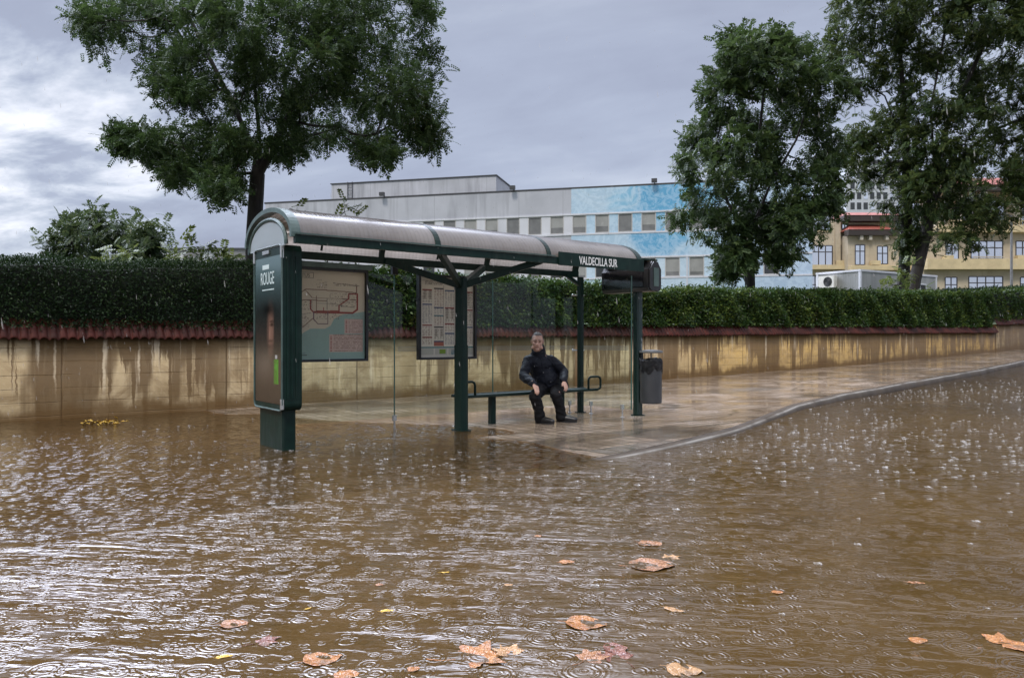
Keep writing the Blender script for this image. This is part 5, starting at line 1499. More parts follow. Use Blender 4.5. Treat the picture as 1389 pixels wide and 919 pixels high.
# rooftop plant storey set back behind the parapet
pa, pb = hs(450) + 2.2, hs(673) + 1.1
pa, pb = -28.77, -14.2
MB().box((pa, 3.0, ZR), (pb, 9.0, 14.38)).build('roof_storey', M_PENT, hb)
MB().box((pa - .08, 2.92, 14.38), (pb + .08, 9.08, 14.46)).build('roof_storey_edge', M_METAL, hb)
lad = MB()
for dxx in (0, .42): lad.bar((pa + 1.55 + dxx, 2.9, ZR - .02), (pa + 1.55 + dxx, 2.9, 14.5), .05, .05)
for k in range(7): lad.bar((pa + 1.55, 2.9, ZR + .15 + k * .28), (pa + 1.97, 2.9, ZR + .15 + k * .28), .035, .035)
lad.build('ladder', M_METAL, hb)
for px in (521, 697, 888):
    s = hs(px)
    f = MB().box((s - .2, -.55, ZR + .06), (s + .2, -.30, ZR + .34)).build('floodlight', M_METAL, hb)
    MB().bar((s, -.30, ZR + .12), (s, .2, ZR + .12), .06, .06).build('bracket', M_METAL, f)
MB().box((hs(932) - .05, -.09, GZ), (hs(932) + .05, -.035, 7.2)).build('downpipe', M_PALE, hb)

# low wing farther back on the left
lb = thing('low_building', (-24.0, 72.0, GZ), 'low pale flat roofed building seen past the locust trunk over the dark hedge', 'building', frame='world')
a, b_ = at(222, 337, 72), at(352, 334, 72)
MB().box((a.x - 2, 72, GZ), (b_.x + 3, 80, a.z - .15)).build('wall', M_PALE, lb)
MB().box((a.x - 2.2, 71.8, a.z - .15), (b_.x + 3.2, 80, a.z + .05)).build('roof_edge', M_METAL, lb)
for px in (262, 300, 328):
    c = at(px, 345, 72)
    f = MB().box((c.x - .95, 71.94, c.z - .9), (c.x + .95, 72.02, c.z + .42)).build('window', M_FRAME, lb)
    MB().box((c.x - .85, 71.925, c.z - .8), (c.x + .85, 71.938, c.z + .32)).build('pane', M_WINB, f)

# ================================================================== YELLOW HOSPITAL WITH RED TILED ROOFS
def mat_yellow():
    m, n, b = newmat('cream_yellow_render'); o = n.obj(); x, y, z = n.sep(o)
    col = n.mix(n.range(n.noise(o, .5, 5, .6), .35, .65), (0.42, 0.35, 0.245), (0.52, 0.445, 0.33))
    col = n.mix(n.range(n.noise(n.scale(o, (1.2, 1.2, .25)), 1.0, 5, .65), .55, .75, 0, .5), col, (0.28, 0.21, 0.12))
    crs = n.math('LESS_THAN', n.math('FRACT', n.math('DIVIDE', z, .42)), .06)
    col = n.mix(n.math('MULTIPLY', crs, .25), col, (0.26, 0.19, 0.11))
    S(b, 'Base Color', col); S(b, 'Roughness', .7); return m
def mat_rooftile():
    m, n, b = newmat('red_roof_tiles'); o = n.obj(); x, y, z = n.sep(o)
    wv = n.math('SINE', n.math('MULTIPLY', x, 2 * PI / .24)); rw = n.math('FRACT', n.math('DIVIDE', z, .17))
    col = n.mix(n.noise(o, 3.5, 4, .7), (0.19, 0.040, 0.026), (0.38, 0.095, 0.060))
    col = n.mix(n.range(wv, -1, -.5, .5, 0), col, (0.06, 0.02, 0.015)); col = n.mix(n.range(rw, .8, 1, 0, .45), col, (0.07, 0.025, 0.02))
    S(b, 'Base Color', col); S(b, 'Roughness', .55); S(b, 'Normal', n.bump(wv, .6, .04)); return m
M_YEL, M_RTILE = mat_yellow(), mat_rooftile()
M_CREAM = simple('cream_ledge', (0.56, 0.45, 0.26), .6, var=.12, scale=1.5)
M_STONE = simple('grey_stone_trim', (0.46, 0.42, 0.35), .7, var=.15, scale=2)
M_EAVE = simple('dark_wood_eave', (0.035, 0.026, 0.022), .6)
M_WFR = simple('dark_window_bars', (0.05, 0.045, 0.045), .4)
M_SKYGL = None
m, n, b = newmat('sky_reflecting_glass'); S(b, 'Base Color', (0.80, 0.82, 0.85, 1)); S(b, 'Metallic', .9); S(b, 'Roughness', n.range(n.noise(n.obj(), 1.5, 3), .3, .7, .04, .12)); M_SKYGL = m

yb = thing('hospital_building', (at(1250, 390, 75).x, 75, 3.0), 'cream yellow hospital building with red tiled roofs behind the cabin at right', 'building', frame='world')
def Q(px, py, Y): return at(px, py, Y)
def wbox(px0, px1, py0, py1, Y, d, mat, name, parent=None, ch=0):
    a, b_ = Q(px0, py1, Y), Q(px1, py0, Y)
    return MB().box((a.x, Y, a.z), (b_.x, Y + d, b_.z)).build(name, mat, parent or yb)
def ywin(px0, px1, py0, py1, Y, cols, rows_, arch=None):
    a, b_ = Q(px0, py1, Y), Q(px1, py0, Y)
    mb = MB(); t = .09
    x0, x1, z0, z1 = a.x, b_.x, a.z, b_.z
    yy = Y - .03
    xs = [x0 + (x1 - x0) * i / cols for i in range(cols + 1)]
    for x in xs: mb.box((x - t / 2, yy, z0), (x + t / 2, yy + .08, z1))
    zs = [z0, z1] + [z0 + (z1 - z0) * r for r in rows_]
    for z in zs:
        for i in range(cols): mb.box((xs[i] + t / 2, yy, z - t / 2), (xs[i + 1] - t / 2, yy + .08, z + t / 2))
    w = mb.build('window', M_WFR, yb)
    MB().box((x0 + .05, Y - .005, z0 + .05), (x1 - .05, Y - .001, z1 - .05)).build('pane', M_SKYGL, w)
    MB().box((x0 - .12, Y - .14, z0 - .16), (x1 + .12, Y - .002, z0 - .05)).build('sill', M_CREAM, w)
    return w
def hip_roof(px0, px1, py_e, py_r, inset0, inset1, Y, depth, name='roof'):
    a, b_ = Q(px0, py_e, Y), Q(px1, py_e, Y); r0 = Q(px0 + inset0, py_r, Y); r1 = Q(px1 - inset1, py_r, Y)
    vs = [(a.x, Y - .7, a.z), (b_.x, Y - .7, a.z), (b_.x, Y + depth, a.z), (a.x, Y + depth, a.z), (r0.x, Y + depth * .45, r0.z), (r1.x, Y + depth * .45, r0.z)]
    return MB().add(vs, [(0, 1, 5, 4), (1, 2, 5), (2, 3, 4, 5), (3, 0, 4), (0, 3, 2, 1)]).build(name, M_RTILE, yb)
def eave(px0, px1, py0, py1, Y, name='eave'):
    a, b_ = Q(px0, py1, Y), Q(px1, py0, Y)
    return MB().box((a.x, Y - .65, a.z), (b_.x, Y + .3, b_.z - .002)).build(name, M_EAVE, yb)
YL, YM, YR = 75.0, 73.5, 71.0
wbox(1085, 1215, 298, 420, YL, 12, M_YEL, 'wall')                       # left wing
wbox(1150, 1262, 318, 420, YM, 1.4, M_YEL, 'wall')                      # projecting bay
wbox(1252, 1460, 312, 420, YR, 3, M_YEL, 'wall')                        # right wing
wbox(1270, 1460, 258, 313, YR + 2.2, 3, M_YEL, 'wall')                  # loggia back wall
ywin(1101, 1129, 333, 360, YL, 3, [.68]); ywin(1141, 1149.5, 332, 359, YL - .02, 2, [.68])
ywin(1160, 1173, 332, 359, YM, 2, [.68]); ywin(1142, 1149.5, 304, 312, YL, 2, []); ywin(1102, 1126, 291, 312, YL, 3, [.6])
ywin(1190, 1204, 334, 358, YM, 2, [.6]); ywin(1222, 1250, 340, 360, YM, 3, [.6])
ywin(1283, 1300, 330, 352, YR, 2, [.65]); ywin(1317, 1360, 327, 351, YR, 4, [.62]); ywin(1378, 1396, 327, 350, YR, 2, [.62]); ywin(1410, 1440, 327, 350, YR, 3, [.62])
ywin(1282, 1298, 376, 396, YR, 2, [.5]); ywin(1314, 1360, 375, 392, YR, 4, [.5]); ywin(1384, 1400, 376, 394, YR, 2, [.5])
ywin(1100, 1111, 374, 398, YL, 2, [.5])
ywin(1305, 1322, 268, 305, YR + 2.1, 2, [.7]); ywin(1340, 1362, 268, 305, YR + 2.1, 2, [.7]); ywin(1384, 1404, 276, 305, YR + 2.1, 2, [.7])
a, b_ = Q(1132, 366, YL), Q(1138.5, 298, YL); MB().box((a.x, YL - .3, a.z), (b_.x, YL - .002, b_.z)).build('pilaster', M_YEL, yb)
for (p0, p1, q0, q1, Y) in ((1085, 1148, 360, 366, YL), (1150, 1262, 361, 367, YM), (1252, 1460, 352, 366, YR), (1265, 1460, 308, 316, YR)):
    a, b_ = Q(p0, q1, Y), Q(p1, q0, Y); MB().box((a.x, Y - .8, a.z), (b_.x, Y - .003, b_.z)).build('ledge', M_CREAM, yb)
for px in (1138, 1184, 1282, 1380):          # pedestal blocks standing on the ledge
    Y = YL if px < 1150 else (YM if px < 1260 else YR)
    a, b_ = Q(px - 6, 360 if Y > 72 else 352, Y), Q(px + 6, 354 if Y > 72 else 347, Y); MB().box((a.x, Y - .7, a.z), (b_.x, Y - .2, b_.z)).build('parapet_block', M_CREAM, yb)
for px in (1374.5, 1380, 1300, 1332):
    c = Q(px, 308, YR); tpz = Q(px, 262, YR).z
    MB().lathe((c.x, YR - .3, c.z), [(.30, 0), (.30, .12), (.19, .2), (.17, tpz - c.z - .35), (.30, tpz - c.z - .15), (.34, tpz - c.z)], 12).build('column', M_STONE, yb)
mb = MB()
a, b_ = Q(1282, 308, YR), Q(1460, 300, YR)
mb.box((a.x, YR - .62, b_.z - .09), (b_.x, YR - .5, b_.z))
x = a.x
while x < b_.x:
    mb.box((x, YR - .60, a.z + .002), (x + .07, YR - .52, b_.z - .091)); x += .24
mb.build('balustrade', M_CREAM, yb)
mb = MB()
a, b_ = Q(1318, 352, YR), Q(1360, 348, YR); mb.box((a.x, YR - .30, b_.z - .05), (b_.x, YR - .26, b_.z))
x = a.x
while x < b_.x:
    mb.bar((x, YR - .28, a.z + .003), (x + .18, YR - .28, b_.z - .05), .02, .02); x += .16
mb.build('window_rail', M_STONE, yb)
eave(1141, 1232, 293, 301, YL - .5); hip_roof(1141, 1240, 293.5, 280, 9, 30, YL - .5, 8)
eave(1147, 1216, 312, 320, YM); hip_roof(1147, 1216, 312.5, 300, 16, 22, YM, 4)
eave(1285, 1460, 252, 260, YR); hip_roof(1285, 1480, 252.5, 229, 50, 30, YR, 9)
for px in (1166, 1178, 1200):
    a, b_ = Q(px - 2, 326, YM), Q(px + 2, 320.2, YM); MB().box((a.x, YM - .5, a.z), (b_.x, YM - .004, b_.z)).build('eave_bracket', M_STONE, yb)

# ================================================================== FAR GREY TOWER
tb = thing('tower_block', (at(1185, 300, 130).x, 130, 4), 'distant grey high block with a grid of windows between the tree crowns', 'building', frame='world')
a, b_ = at(1148, 330, 130), at(1222, 222, 130)
M_TOW = simple('light_grey_cladding', (0.46, 0.48, 0.51), .6)
MB().box((a.x, 130, 4), (b_.x, 145, b_.z)).build('wall', M_TOW, tb)
for r in range(6):
    for c in range(8):
        x = a.x + .7 + c * 1.12; z = b_.z - 2.0 - r * 1.75
        MB().box((x, 129.95, z - .55), (x + .72, 129.998, z + .6)).build('window', M_WIND if (r * 3 + c * 5) % 4 else M_SKYGL, tb)
MB().box((a.x - .2, 129.8, b_.z), (b_.x + .2, 145, b_.z + .5)).build('roof_edge', M_METAL, tb)

# ================================================================== GREY SITE CABIN, AIR CONDITIONER, LAMP POLE
CA = math.atan2(4.4, 7.0)
c0 = at(1167, 365, 45)
cab = thing('site_cabin', (c0.x, c0.y, 2.6), 'light grey metal cabin with a flat roof standing behind the hedge under the paired trees', 'cabin', frame='world', rz=CA)
m, n, b = newmat('ribbed_grey_steel'); o_ = n.obj(); x_, y_, z_ = n.sep(o_)
S(b, 'Base Color', n.mix(n.range(n.noise(n.scale(o_, (1, 1, .2)), 1.5, 4), .4, .7), (0.30, 0.305, 0.30), (0.21, 0.215, 0.21))); S(b, 'Roughness', .45)
S(b, 'Normal', n.bump(n.math('SINE', n.math('MULTIPLY', n.math('ADD', x_, y_), 40)), .25, .01)); M_CAB = m
zt = c0.z - 2.6
MB().box((0, 0, -.2), (8.2, 2.95, zt - .12)).build('wall', M_CAB, cab)
MB().box((-.05, -.05, zt - .12), (8.25, 3.0, zt)).build('roof_edge', M_PALE, cab)
for (x, y) in ((-.02, -.02), (8.1, -.02), (-.02, 2.86)):
    MB().box((x - .02, y - .02, -.2), (x + .12, y + .12, zt - .121)).build('corner_post', M_PALE, cab)
w = MB().box((6.2, -.05, zt - 1.5), (6.95, -.003, zt - .6)).build('window', M_PALE, cab)
MB().box((6.28, -.06, zt - 1.42), (6.87, -.051, zt - .68)).build('pane', M_WIND, w)
mb = MB()
for k in range(4): mb.bar((6.38 + k * .13, -.075, zt - 1.42), (6.38 + k * .13, -.075, zt - .68), .02, .02)
mb.build('window_bars', M_METAL, w)
acp = Matrix.Rotation(CA, 4, 'Z') @ Vector((-.06, 2.0, 0)) + Vector((c0.x, c0.y, 2.6))
ac = thing('air_conditioner', (acp.x, acp.y, 2.6 + zt - 1.0), 'white air conditioner with a round fan grille on the end wall of the grey cabin', 'air conditioner', frame='world', rz=CA)
M_ACW = simple('off_white_casing', (0.62, 0.61, 0.57), .4)
MB().box((-.38, -.55, 0), (-.02, .55, .72), ch=.03).build('casing', M_ACW, ac)
mb = MB()
for k in range(6):
    r = .06 + k * .045
    mb.tube([(-.392, -.12 + r * math.cos(a_), .36 + r * math.sin(a_)) for a_ in np.linspace(0, 2 * PI, 25)[:-1]], .008, 4, closed=True)
mb.build('fan_grille', M_METAL, ac)
mb = MB(); mb.prism([(-.12 + .30 * math.cos(a_), .36 + .30 * math.sin(a_)) for a_ in np.linspace(0, 2 * PI, 25)[:-1]], -.387, -.3815, fn=lambda a_, b2, c: (c, a_, b2)); mb.build('fan', M_WIND, ac)
for yy in (-.4, .4): MB().bar((-.4, yy, -.03), (.05, yy, -.03), .05, .05).build('bracket', M_METAL, ac)

lp = at(1372, 392, 50); lt = at(1372, 292, 50)
lamp = thing('lamp_pole', (lp.x, lp.y, 3.4), 'thin grey lamp pole in front of the yellow building at far right', 'lamp post', frame='world')
mb = MB(); mb.tube([(lp.x, lp.y, 3.2), (lp.x, lp.y, lt.z)], [.09, .06], 10); mb.build('pole', simple('galvanised_pole', (0.20, 0.20, 0.20), .4, metal=.4), lamp)
mb = MB(); mb.tube([(lp.x, lp.y, lt.z - .05), (lp.x - .5, lp.y, lt.z + .1), (lp.x - 1.0, lp.y, lt.z + .12)], .035, 8); mb.build('arm', M_METAL, lamp)
MB().box((lp.x - 1.4, lp.y - .13, lt.z + .05), (lp.x - .85, lp.y + .13, lt.z + .17), ch=.04).build('lamp_head', M_METAL, lamp)
# ================================================================== SEATED MAN
def skin_mat():
    m, n, b = newmat('skin'); o = n.obj()
    S(b, 'Base Color', n.mix(n.range(n.noise(o, 14, 4), .35, .65), (0.46, 0.27, 0.20), (0.56, 0.35, 0.27))); S(b, 'Roughness', .42)
    S(b, 'Subsurface Weight', .12); S(b, 'Subsurface Radius', (.01, .004, .002)); return m
def cloth(name, col, sc=7, rough=.7, amp=.02):
    m, n, b = newmat(name); o = n.obj()
    f = n.noise(n.scale(o, (1, 1, 1.4)), sc, 5, .6, 1.0)
    S(b, 'Specular IOR Level', .18); S(b, 'Base Color', n.mix(f, tuple(c * .6 for c in col), tuple(c * 1.5 for c in col))); S(b, 'Roughness', rough)
    S(b, 'Normal', n.bump(f, .9, amp)); return m
M_SKIN = skin_mat(); M_JKT = cloth('black_quilted_jacket', (0.011, 0.0125, 0.018), 6, .6, .035); M_TRS = cloth('black_trousers', (0.007, 0.007, 0.0085), 6, .75)
M_SHOE = simple('black_shoe_leather', (0.010, 0.010, 0.011), .35); M_HAIR = simple('short_grey_hair', (0.13, 0.125, 0.12), .7, var=.4, scale=40)
M_EYE = simple('dark_eye', (0.02, 0.015, 0.012), .15); M_LIP = simple('lip', (0.28, 0.13, 0.11), .45); M_BROW = simple('brow', (0.10, 0.085, 0.075), .8)
M_STUB = simple('grey_stubble', (0.33, 0.19, 0.15), .7)

man = thing('person', (7.35, 8.55, .03), 'man in a black jacket and trousers sitting on the bench with hands on his knees', 'person')
J = lambda px, py, v: uvz(px, py, v)
hip = Vector((7.40, 8.60, .52)); hipR = Vector((7.28, 8.58, .51)); hipL = Vector((7.52, 8.57, .51))
chest = J(732.5, 494, 8.58); belly = J(739, 513, 8.54); neck = J(730.5, 477, 8.55); headc = J(729, 462.5, 8.47)
shR, shL = J(716.5, 487.5, 8.60), J(747, 487, 8.50)
elR, elL = J(710.5, 510, 8.50), J(765, 504, 8.34)
wrR, wrL = J(724, 520.5, 8.10), J(764.5, 516, 8.10)
knR, knL = J(726, 537, 8.14), J(754.5, 535, 8.10)
g = lambda p: float(pave_z(np.array(p.x), np.array(p.y)))
anR = J(733.5, 563, 8.17); anL = J(762.5, 560, 8.12)
anR.z = g(anR) + .10; anL.z = g(anL) + .10
fdR = Vector((.30, -.95, 0)).normalized(); fdL = Vector((.55, -.83, 0)).normalized()

# head frame: looks a little past the camera, chin down
Wf = Vector((-0.02, -0.985, -0.16)).normalized()
fu = Vector((SU * Wf.x + CU * Wf.y, -CU * Wf.x + SU * Wf.y, Wf.z)).normalized()    # facing, in pavement coordinates
rt = fu.cross(Vector((0.05, 0, 1))).normalized(); hu = rt.cross(fu).normalized()
HM = Matrix((rt, fu, hu)).transposed()          # columns: his right, forward, up
def H(x, y, z): return headc + HM @ Vector((x, y, z))

mb = MB()
mb.ellipsoid(H(0, -.008, .022), (.084, .099, .104), HM, 24, 16)           # skull
mb.ellipsoid(H(0, .022, -.055), (.072, .074, .068), HM, 20, 14)           # jaw
mb.ellipsoid(H(0, .072, -.104), (.032, .024, .024), HM)                    # chin
mb.ellipsoid(H(0, .078, -.066), (.036, .022, .020), HM)                    # mouth
for s in (-1, 1):
    mb.ellipsoid(H(s*.044, .062, -.030), (.027, .026, .026), HM)           # cheek
    mb.ellipsoid(H(s*.034, .080, .026), (.028, .012, .010), HM)            # brow ridge
    mb.ellipsoid(H(s*.087, -.008, -.004), (.010, .022, .034), HM)          # ear
    mb.ellipsoid(H(s*.055, .02, -.09), (.03, .045, .03), HM)               # jowl
mb.capsule([H(0, .088, .018), H(0, .106, -.014), H(0, .113, -.030)], [.009, .013, .017])    # nose
for s in (-1, 1): mb.ellipsoid(H(s*.014, .100, -.033), (.010, .011, .009), HM)
mb.capsule([headc + Vector((0, .02, -.07)), neck + Vector((0, .01, 0)), chest], [.062, .064, .10])
mb.capsule([chest + Vector((0, 0, .06)), belly, hip], [.13, .15, .15])
for sh_, el, wr in ((shR, elR, wrR), (shL, elL, wrL)):
    mb.capsule([chest + (sh_ - chest) * .5, sh_], [.07, .055]); mb.capsule([sh_, el, wr], [.052, .042, .028])
for hp_, kn, an, fd in ((hipR, knR, anR, fdR), (hipL, knL, anL, fdL)):
    mb.capsule([hip, hp_, kn], [.10, .085, .06]); mb.capsule([kn, an], [.050, .028]); mb.capsule([an, an + fd * .10 + Vector((0, 0, -.055))], [.026, .024])
# hands: palm, four bent fingers, thumb, resting over each knee
def hand(wr, fwd, side, s):
    """fwd: direction of the fingers, side: from little finger towards the thumb"""
    fwd = fwd.normalized(); side = (side - fwd * side.dot(fwd)).normalized(); nrm = fwd.cross(side).normalized()
    if nrm.z < 0: nrm = -nrm
    pc = wr + fwd * .052
    M = Matrix((side, fwd, nrm)).transposed()
    mb.ellipsoid(pc, (.043, .054, .017), M, 16, 10)
    mb.capsule([wr - fwd * .03, wr + fwd * .01, pc], [.026, .026, .02])
    for k, (o_, l) in enumerate(((.031, .068), (.0105, .077), (-.0105, .071), (-.031, .056))):
        b_ = wr + fwd * (.092 - abs(o_) * .25) + side * o_
        sp = side * (o_ * .45)
        p1 = b_ + (fwd + sp) * (l * .42) - nrm * .004; p2 = p1 + (fwd * .86 - nrm * .5 + sp).normalized() * (l * .33); p3 = p2 + (fwd * .6 - nrm * .8).normalized() * (l * .28)
        mb.capsule([b_ - fwd * .02, b_, p1, p2, p3], [.0098, .0098, .0092, .0085, .0075], 10)
    t0 = wr + fwd * .028 + side * .034
    mb.capsule([t0 - side * .012, t0 + side * .016 + fwd * .022 - nrm * .004, t0 + side * .022 + fwd * .052 - nrm * .014], [.013, .0115, .009], 10)
hand(wrR, Vector((.10, -.55, -.85)), Vector((1, 0, 0)), 1)
hand(wrL, Vector((.0, -.5, -.85)), Vector((-1, -.1, 0)), -1)
body = remeshed('body', mb, .0065, M_SKIN, man, 3, .4)

# jacket
mb = MB()
mb.capsule([chest + Vector((0, .01, .055)), chest + Vector((0, 0, -.05)), belly + Vector((0, 0, 0)), hip + Vector((-.02, -.02, .06))], [.130, .168, .188, .186])
mb.ellipsoid(belly + Vector((0, -.06, -.03)), (.19, .17, .16)); mb.ellipsoid(chest + Vector((0, -.03, 0)), (.19, .15, .14))
mb.capsule([neck + Vector((.005, .015, -.03)), neck + Vector((0, .0, .035))], [.112, .098])     # raised collar
for s_, el, wr in ((shR, elR, wrR), (shL, elL, wrL)):
    dn = (wr - el).normalized()
    mb.capsule([chest + (s_ - chest) * .45 + Vector((0, 0, .02)), s_ + Vector((0, 0, -.012))], [.105, .078])
    mb.capsule([s_ + Vector((0, 0, -.012)), s_ + (el - s_) * .5, el, el + (wr - el) * .5, wr - dn * .02], [.078, .077, .073, .066, .052])
mb.capsule([hip + Vector((-.17, -.03, -.02)), hip + Vector((.16, -.05, -.02))], [.13, .13])      # skirt of the jacket on the bench
jk = remeshed('jacket', mb, .010, M_JKT, man, 4, .5, wrinkle=(.014, 8))
M_TRIM = simple('grey_snap', (0.30, 0.30, 0.30), .3, metal=.6)
def front(px, py, dv): return J(px, py, 8.36 + dv)
# placket, chest-pocket flaps and strap, laid on the front of the jacket by casting on to it
from mathutils.bvhtree import BVHTree
def surf_pts(obj, pts, off=.004):
    me = obj.data; b_ = Vector(BASE[obj.name])
    bv = BVHTree.FromPolygons([v.co + b_ for v in me.vertices], [p.vertices for p in me.polygons])
    out = []
    eye = Vector((CU * 0, 0, 0))
    e_u, e_v = uv_of(0, 0); eye = Vector((e_u, e_v, EYE))
    for (px, py) in pts:
        d = (J(px, py, 8.3) - eye).normalized()
        loc, nrm, i, dist = bv.ray_cast(eye, d)
        if loc is not None: out.append(loc - d * off)
    return out
def piping(obj, pts, r, mat, name):
    q = surf_pts(obj, pts, r * .4)
    if len(q) > 1:
        mb = MB(); mb.tube(q, r, 6); mb.build(name, mat, obj, smooth=True)
line = lambda a, b_, n=8: [(a[0] + (b_[0] - a[0]) * i / n, a[1] + (b_[1] - a[1]) * i / n) for i in range(n + 1)]
piping(jk, line((733, 484), (742, 523), 14), .006, M_JKT, 'zip_placket')
piping(jk, line((720, 494), (730, 497)) , .007, M_JKT, 'pocket_flap'); piping(jk, line((740, 497), (751, 500)), .007, M_JKT, 'pocket_flap')
piping(jk, line((723, 513), (733, 516)), .007, M_JKT, 'pocket_flap'); piping(jk, line((743, 516), (753, 518)), .007, M_JKT, 'pocket_flap')
piping(jk, line((716, 486), (724, 502), 8), .008, M_JKT, 'strap'); piping(jk, line((742, 484), (752, 496), 8), .008, M_JKT, 'strap')
for (px, py) in ((725, 496.5), (745.5, 499), (728, 515.5), (747, 517.5), (737, 505)):
    q = surf_pts(jk, [(px, py)], .002)
    if q: mb = MB(); mb.ellipsoid(q[0], (.008, .008, .008), nu=10, nv=6); mb.build('snap_button', M_TRIM, jk)

# trousers
mb = MB()
mb.capsule([hip + Vector((-.12, 0, .0)), hip + Vector((.12, 0, .0))], [.145, .145])
for hp_, kn, an in ((hipR, knR, anR), (hipL, knL, anL)):
    mb.capsule([hip, hp_, kn + Vector((0, .02, -.005))], [.125, .104, .080])
    lo = an + Vector((0, .01, -.035))
    mb.capsule([kn + Vector((0, .005, -.015)), kn + (an - kn) * .5, lo], [.078, .074, .078])
remeshed('trousers', mb, .010, M_TRS, man, 4, .5, wrinkle=(.010, 8))
for an, fd in ((anR, fdR), (anL, fdL)):
    mb = MB(); gz = g(an)
    mb.capsule([Vector((an.x, an.y, gz + .055)) - fd * .05, Vector((an.x, an.y, gz + .060)), Vector((an.x, an.y, gz + .050)) + fd * .10, Vector((an.x, an.y, gz + .040)) + fd * .19], [.046, .050, .046, .036])
    s_ = MB(); 
    o = remeshed('shoe', mb, .008, M_SHOE, man, 2, .5)
    side = Vector((-fd.y, fd.x, 0))
    ring = []
    for i in range(24):
        a_ = 2 * PI * i / 24
        L = .07 + .12 * (1 + math.cos(a_)) * .5
        p = Vector((an.x, an.y, 0)) + fd * (.065 + .155 * math.cos(a_)) + side * (.050 * math.sin(a_))
        ring.append((p.x, p.y))
    s_.prism(ring, gz + .001, gz + .022).build('sole', M_SHOE, o)
# hair: close-cropped grey round the sides and back, thin on top
mb = MB(); vs_ = []; fs_ = []; nu, nv = 40, 26
keep = {}
for i in range(nv + 1):
    t = PI * i / nv
    for j in range(nu):
        a_ = 2 * PI * j / nu
        x, y, z = math.sin(t) * math.cos(a_), math.sin(t) * math.sin(a_), math.cos(t)
        k = 1.035 + .012 * math.sin(a_ * 17 + t * 23)
        vs_.append(H(x * .0855 * k, -.008 + y * .100 * k, .022 + z * .1055 * k))
        keep[i * nu + j] = (y < .62 - .35 * (1 - abs(x)) * 0 and z > .62 + (.38 * max(y, 0) if y > 0 else 0) - (.0)) or (z > -.42 and y < .38 - .20 * max(z, 0)) 
        if z > .60: keep[i * nu + j] = True
        if y > .45 and z < .60: keep[i * nu + j] = False
for i in range(nv):
    for j in range(nu):
        q = (i*nu + j, (i+1)*nu + j, (i+1)*nu + (j+1) % nu, i*nu + (j+1) % nu)
        if all(keep[k] for k in q): fs_.append(q)
mb.add(vs_, fs_).build('hair', M_HAIR, man, smooth=True)
for s in (-1, 1):
    mb = MB(); mb.ellipsoid(H(s*.033, .0835, .004), (.0135, .007, .0062), HM, 12, 8); mb.build('eye', M_EYE, man, smooth=True)
    mb = MB(); mb.capsule([H(s*.014, .094, .026), H(s*.034, .094, .033), H(s*.053, .083, .026)], [.0045, .0055, .0035], 8); mb.build('eyebrow', M_BROW, man, smooth=True)
mb = MB(); mb.capsule([H(-.026, .090, -.069), H(0, .100, -.066), H(.026, .090, -.069)], [.003, .0055, .003], 8); mb.build('mouth', M_LIP, man, smooth=True)
# ================================================================== RAIN
m, n, b = newmat('rain_water'); t = m.node_tree
S(b, 'Base Color', (0.60, 0.58, 0.55, 1)); S(b, 'Roughness', .1)
trn = n.n('ShaderNodeBsdfTransparent'); mx = n.n('ShaderNodeMixShader'); S(mx, 0, .22)
t.links.new(trn.outputs[0], mx.inputs[1]); t.links.new(b.outputs[0], mx.inputs[2]); t.links.new(mx.outputs[0], t.nodes['Material Output'].inputs['Surface']); M_RAIN = m
def drop_template(r, l):
    ang = np.linspace(0, 2 * PI, 5, endpoint=False); V = []
    for z, k in ((-l, .15), (-l * .5, .8), (0, 1), (l, .1)):
        V += [[k * r * math.cos(a), k * r * math.sin(a), z] for a in ang]
    Fq = [[i * 5 + j, i * 5 + (j + 1) % 5, (i + 1) * 5 + (j + 1) % 5, (i + 1) * 5 + j] for i in range(3) for j in range(5)]
    return np.array(V), np.array(Fq)
def scatter(tv, tf, P, sc, shear=0.0):
    V = tv[None] * sc[:, None, None]; V[..., 0] += V[..., 2] * shear
    V = V + P[:, None, :]
    Fq = tf[None] + (np.arange(len(P)) * len(tv))[:, None, None]
    return V.reshape(-1, 3), Fq.reshape(-1, tf.shape[1])
nd = 2600
Y = 1.8 + 13 * RNG.uniform(0, 1, nd) ** .7
P = np.stack([RNG.uniform(-.8, .8, nd) * Y, Y, RNG.uniform(0.05, 5.5, nd)], 1)
uv_v = -CU * P[:, 0] + SU * P[:, 1]; uu_ = SU * P[:, 0] + CU * P[:, 1]
under = (uu_ > 2.9) & (uu_ < 8.5) & (uv_v > 7.4) & (uv_v < 9.2) & (P[:, 2] < 2.7)
ok = (uv_v < 12.9) & ~under
P = P[ok]
tv, tf = drop_template(.0020, .014)
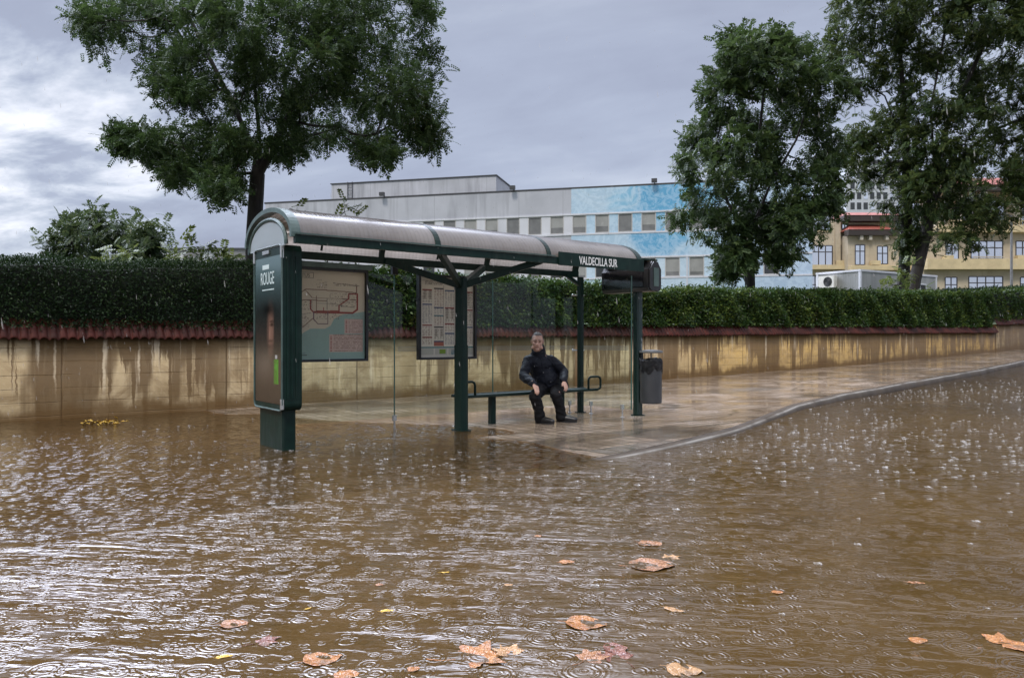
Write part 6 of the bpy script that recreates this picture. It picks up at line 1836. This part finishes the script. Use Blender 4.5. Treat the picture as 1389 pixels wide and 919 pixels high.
V, Fq = scatter(tv, tf, P, RNG.uniform(.5, 1.25, len(P)), -.12)
o = np_mesh('rain', V, Fq, M_RAIN, smooth=True); tag(o, 'falling raindrops in the air all over the street', 'rain', kind='stuff')
# splashes where drops hit the flood: a low crown and a thin jet
def splash_template():
    V, Fq = [], []
    k = 8
    for r, z in ((.022, .0), (.030, .006), (.027, .0075), (.020, .001)):
        V += [[r * math.cos(2*PI*j/k), r * math.sin(2*PI*j/k), z * (1 + .7 * math.sin(j * 2.4))] for j in range(k)]
    for i in range(3):
        Fq += [[i*k + j, i*k + (j+1) % k, (i+1)*k + (j+1) % k, (i+1)*k + j] for j in range(k)]
    b0 = len(V)
    for r, z in ((.0030, 0), (.0014, .005), (.0010, .010), (.0014, .012), (.0005, .014)):
        V += [[r * math.cos(2*PI*j/5), r * math.sin(2*PI*j/5), z] for j in range(5)]
    for i in range(4):
        Fq += [[b0 + i*5 + j, b0 + i*5 + (j+1) % 5, b0 + (i+1)*5 + (j+1) % 5, b0 + (i+1)*5 + j] for j in range(5)]
    return np.array(V), np.array(Fq)
ns = 9000
Y = 3.0 + 17 * RNG.uniform(0, 1, ns) ** 1.1
X = RNG.uniform(-.72, .78, ns) * Y
u_, v_ = SU * X + CU * Y, -CU * X + SU * Y
gust = np.sin(u_ * .9 + 1.3 * np.sin(v_ * .7)) + np.sin(v_ * 1.1 + u_ * .35)
keep = (v_ < kerbv(u_) - .25) & (u_ < 24) | ((v_ < 11.5) & (u_ < 4.5))
dens = np.clip(.35 + .25 * gust + .35 * (X / Y), .04, 1) * np.clip((Y - 4.0) / 4.0, .06, 1)
keep &= RNG.uniform(0, 1, ns) < dens
u_, v_, X, Y = u_[keep], v_[keep], X[keep], Y[keep]
P = np.stack([X, Y, water_level(u_, v_) + .001], 1)
tv, tf = splash_template()
V, Fq = scatter(tv, tf, P, RNG.uniform(.25, 1.0, len(P)) ** 1.3)
o = np_mesh('rain_splash', V, Fq, M_RAIN, smooth=True); tag(o, 'small splashes where raindrops hit the brown flood water', 'splash', kind='stuff')
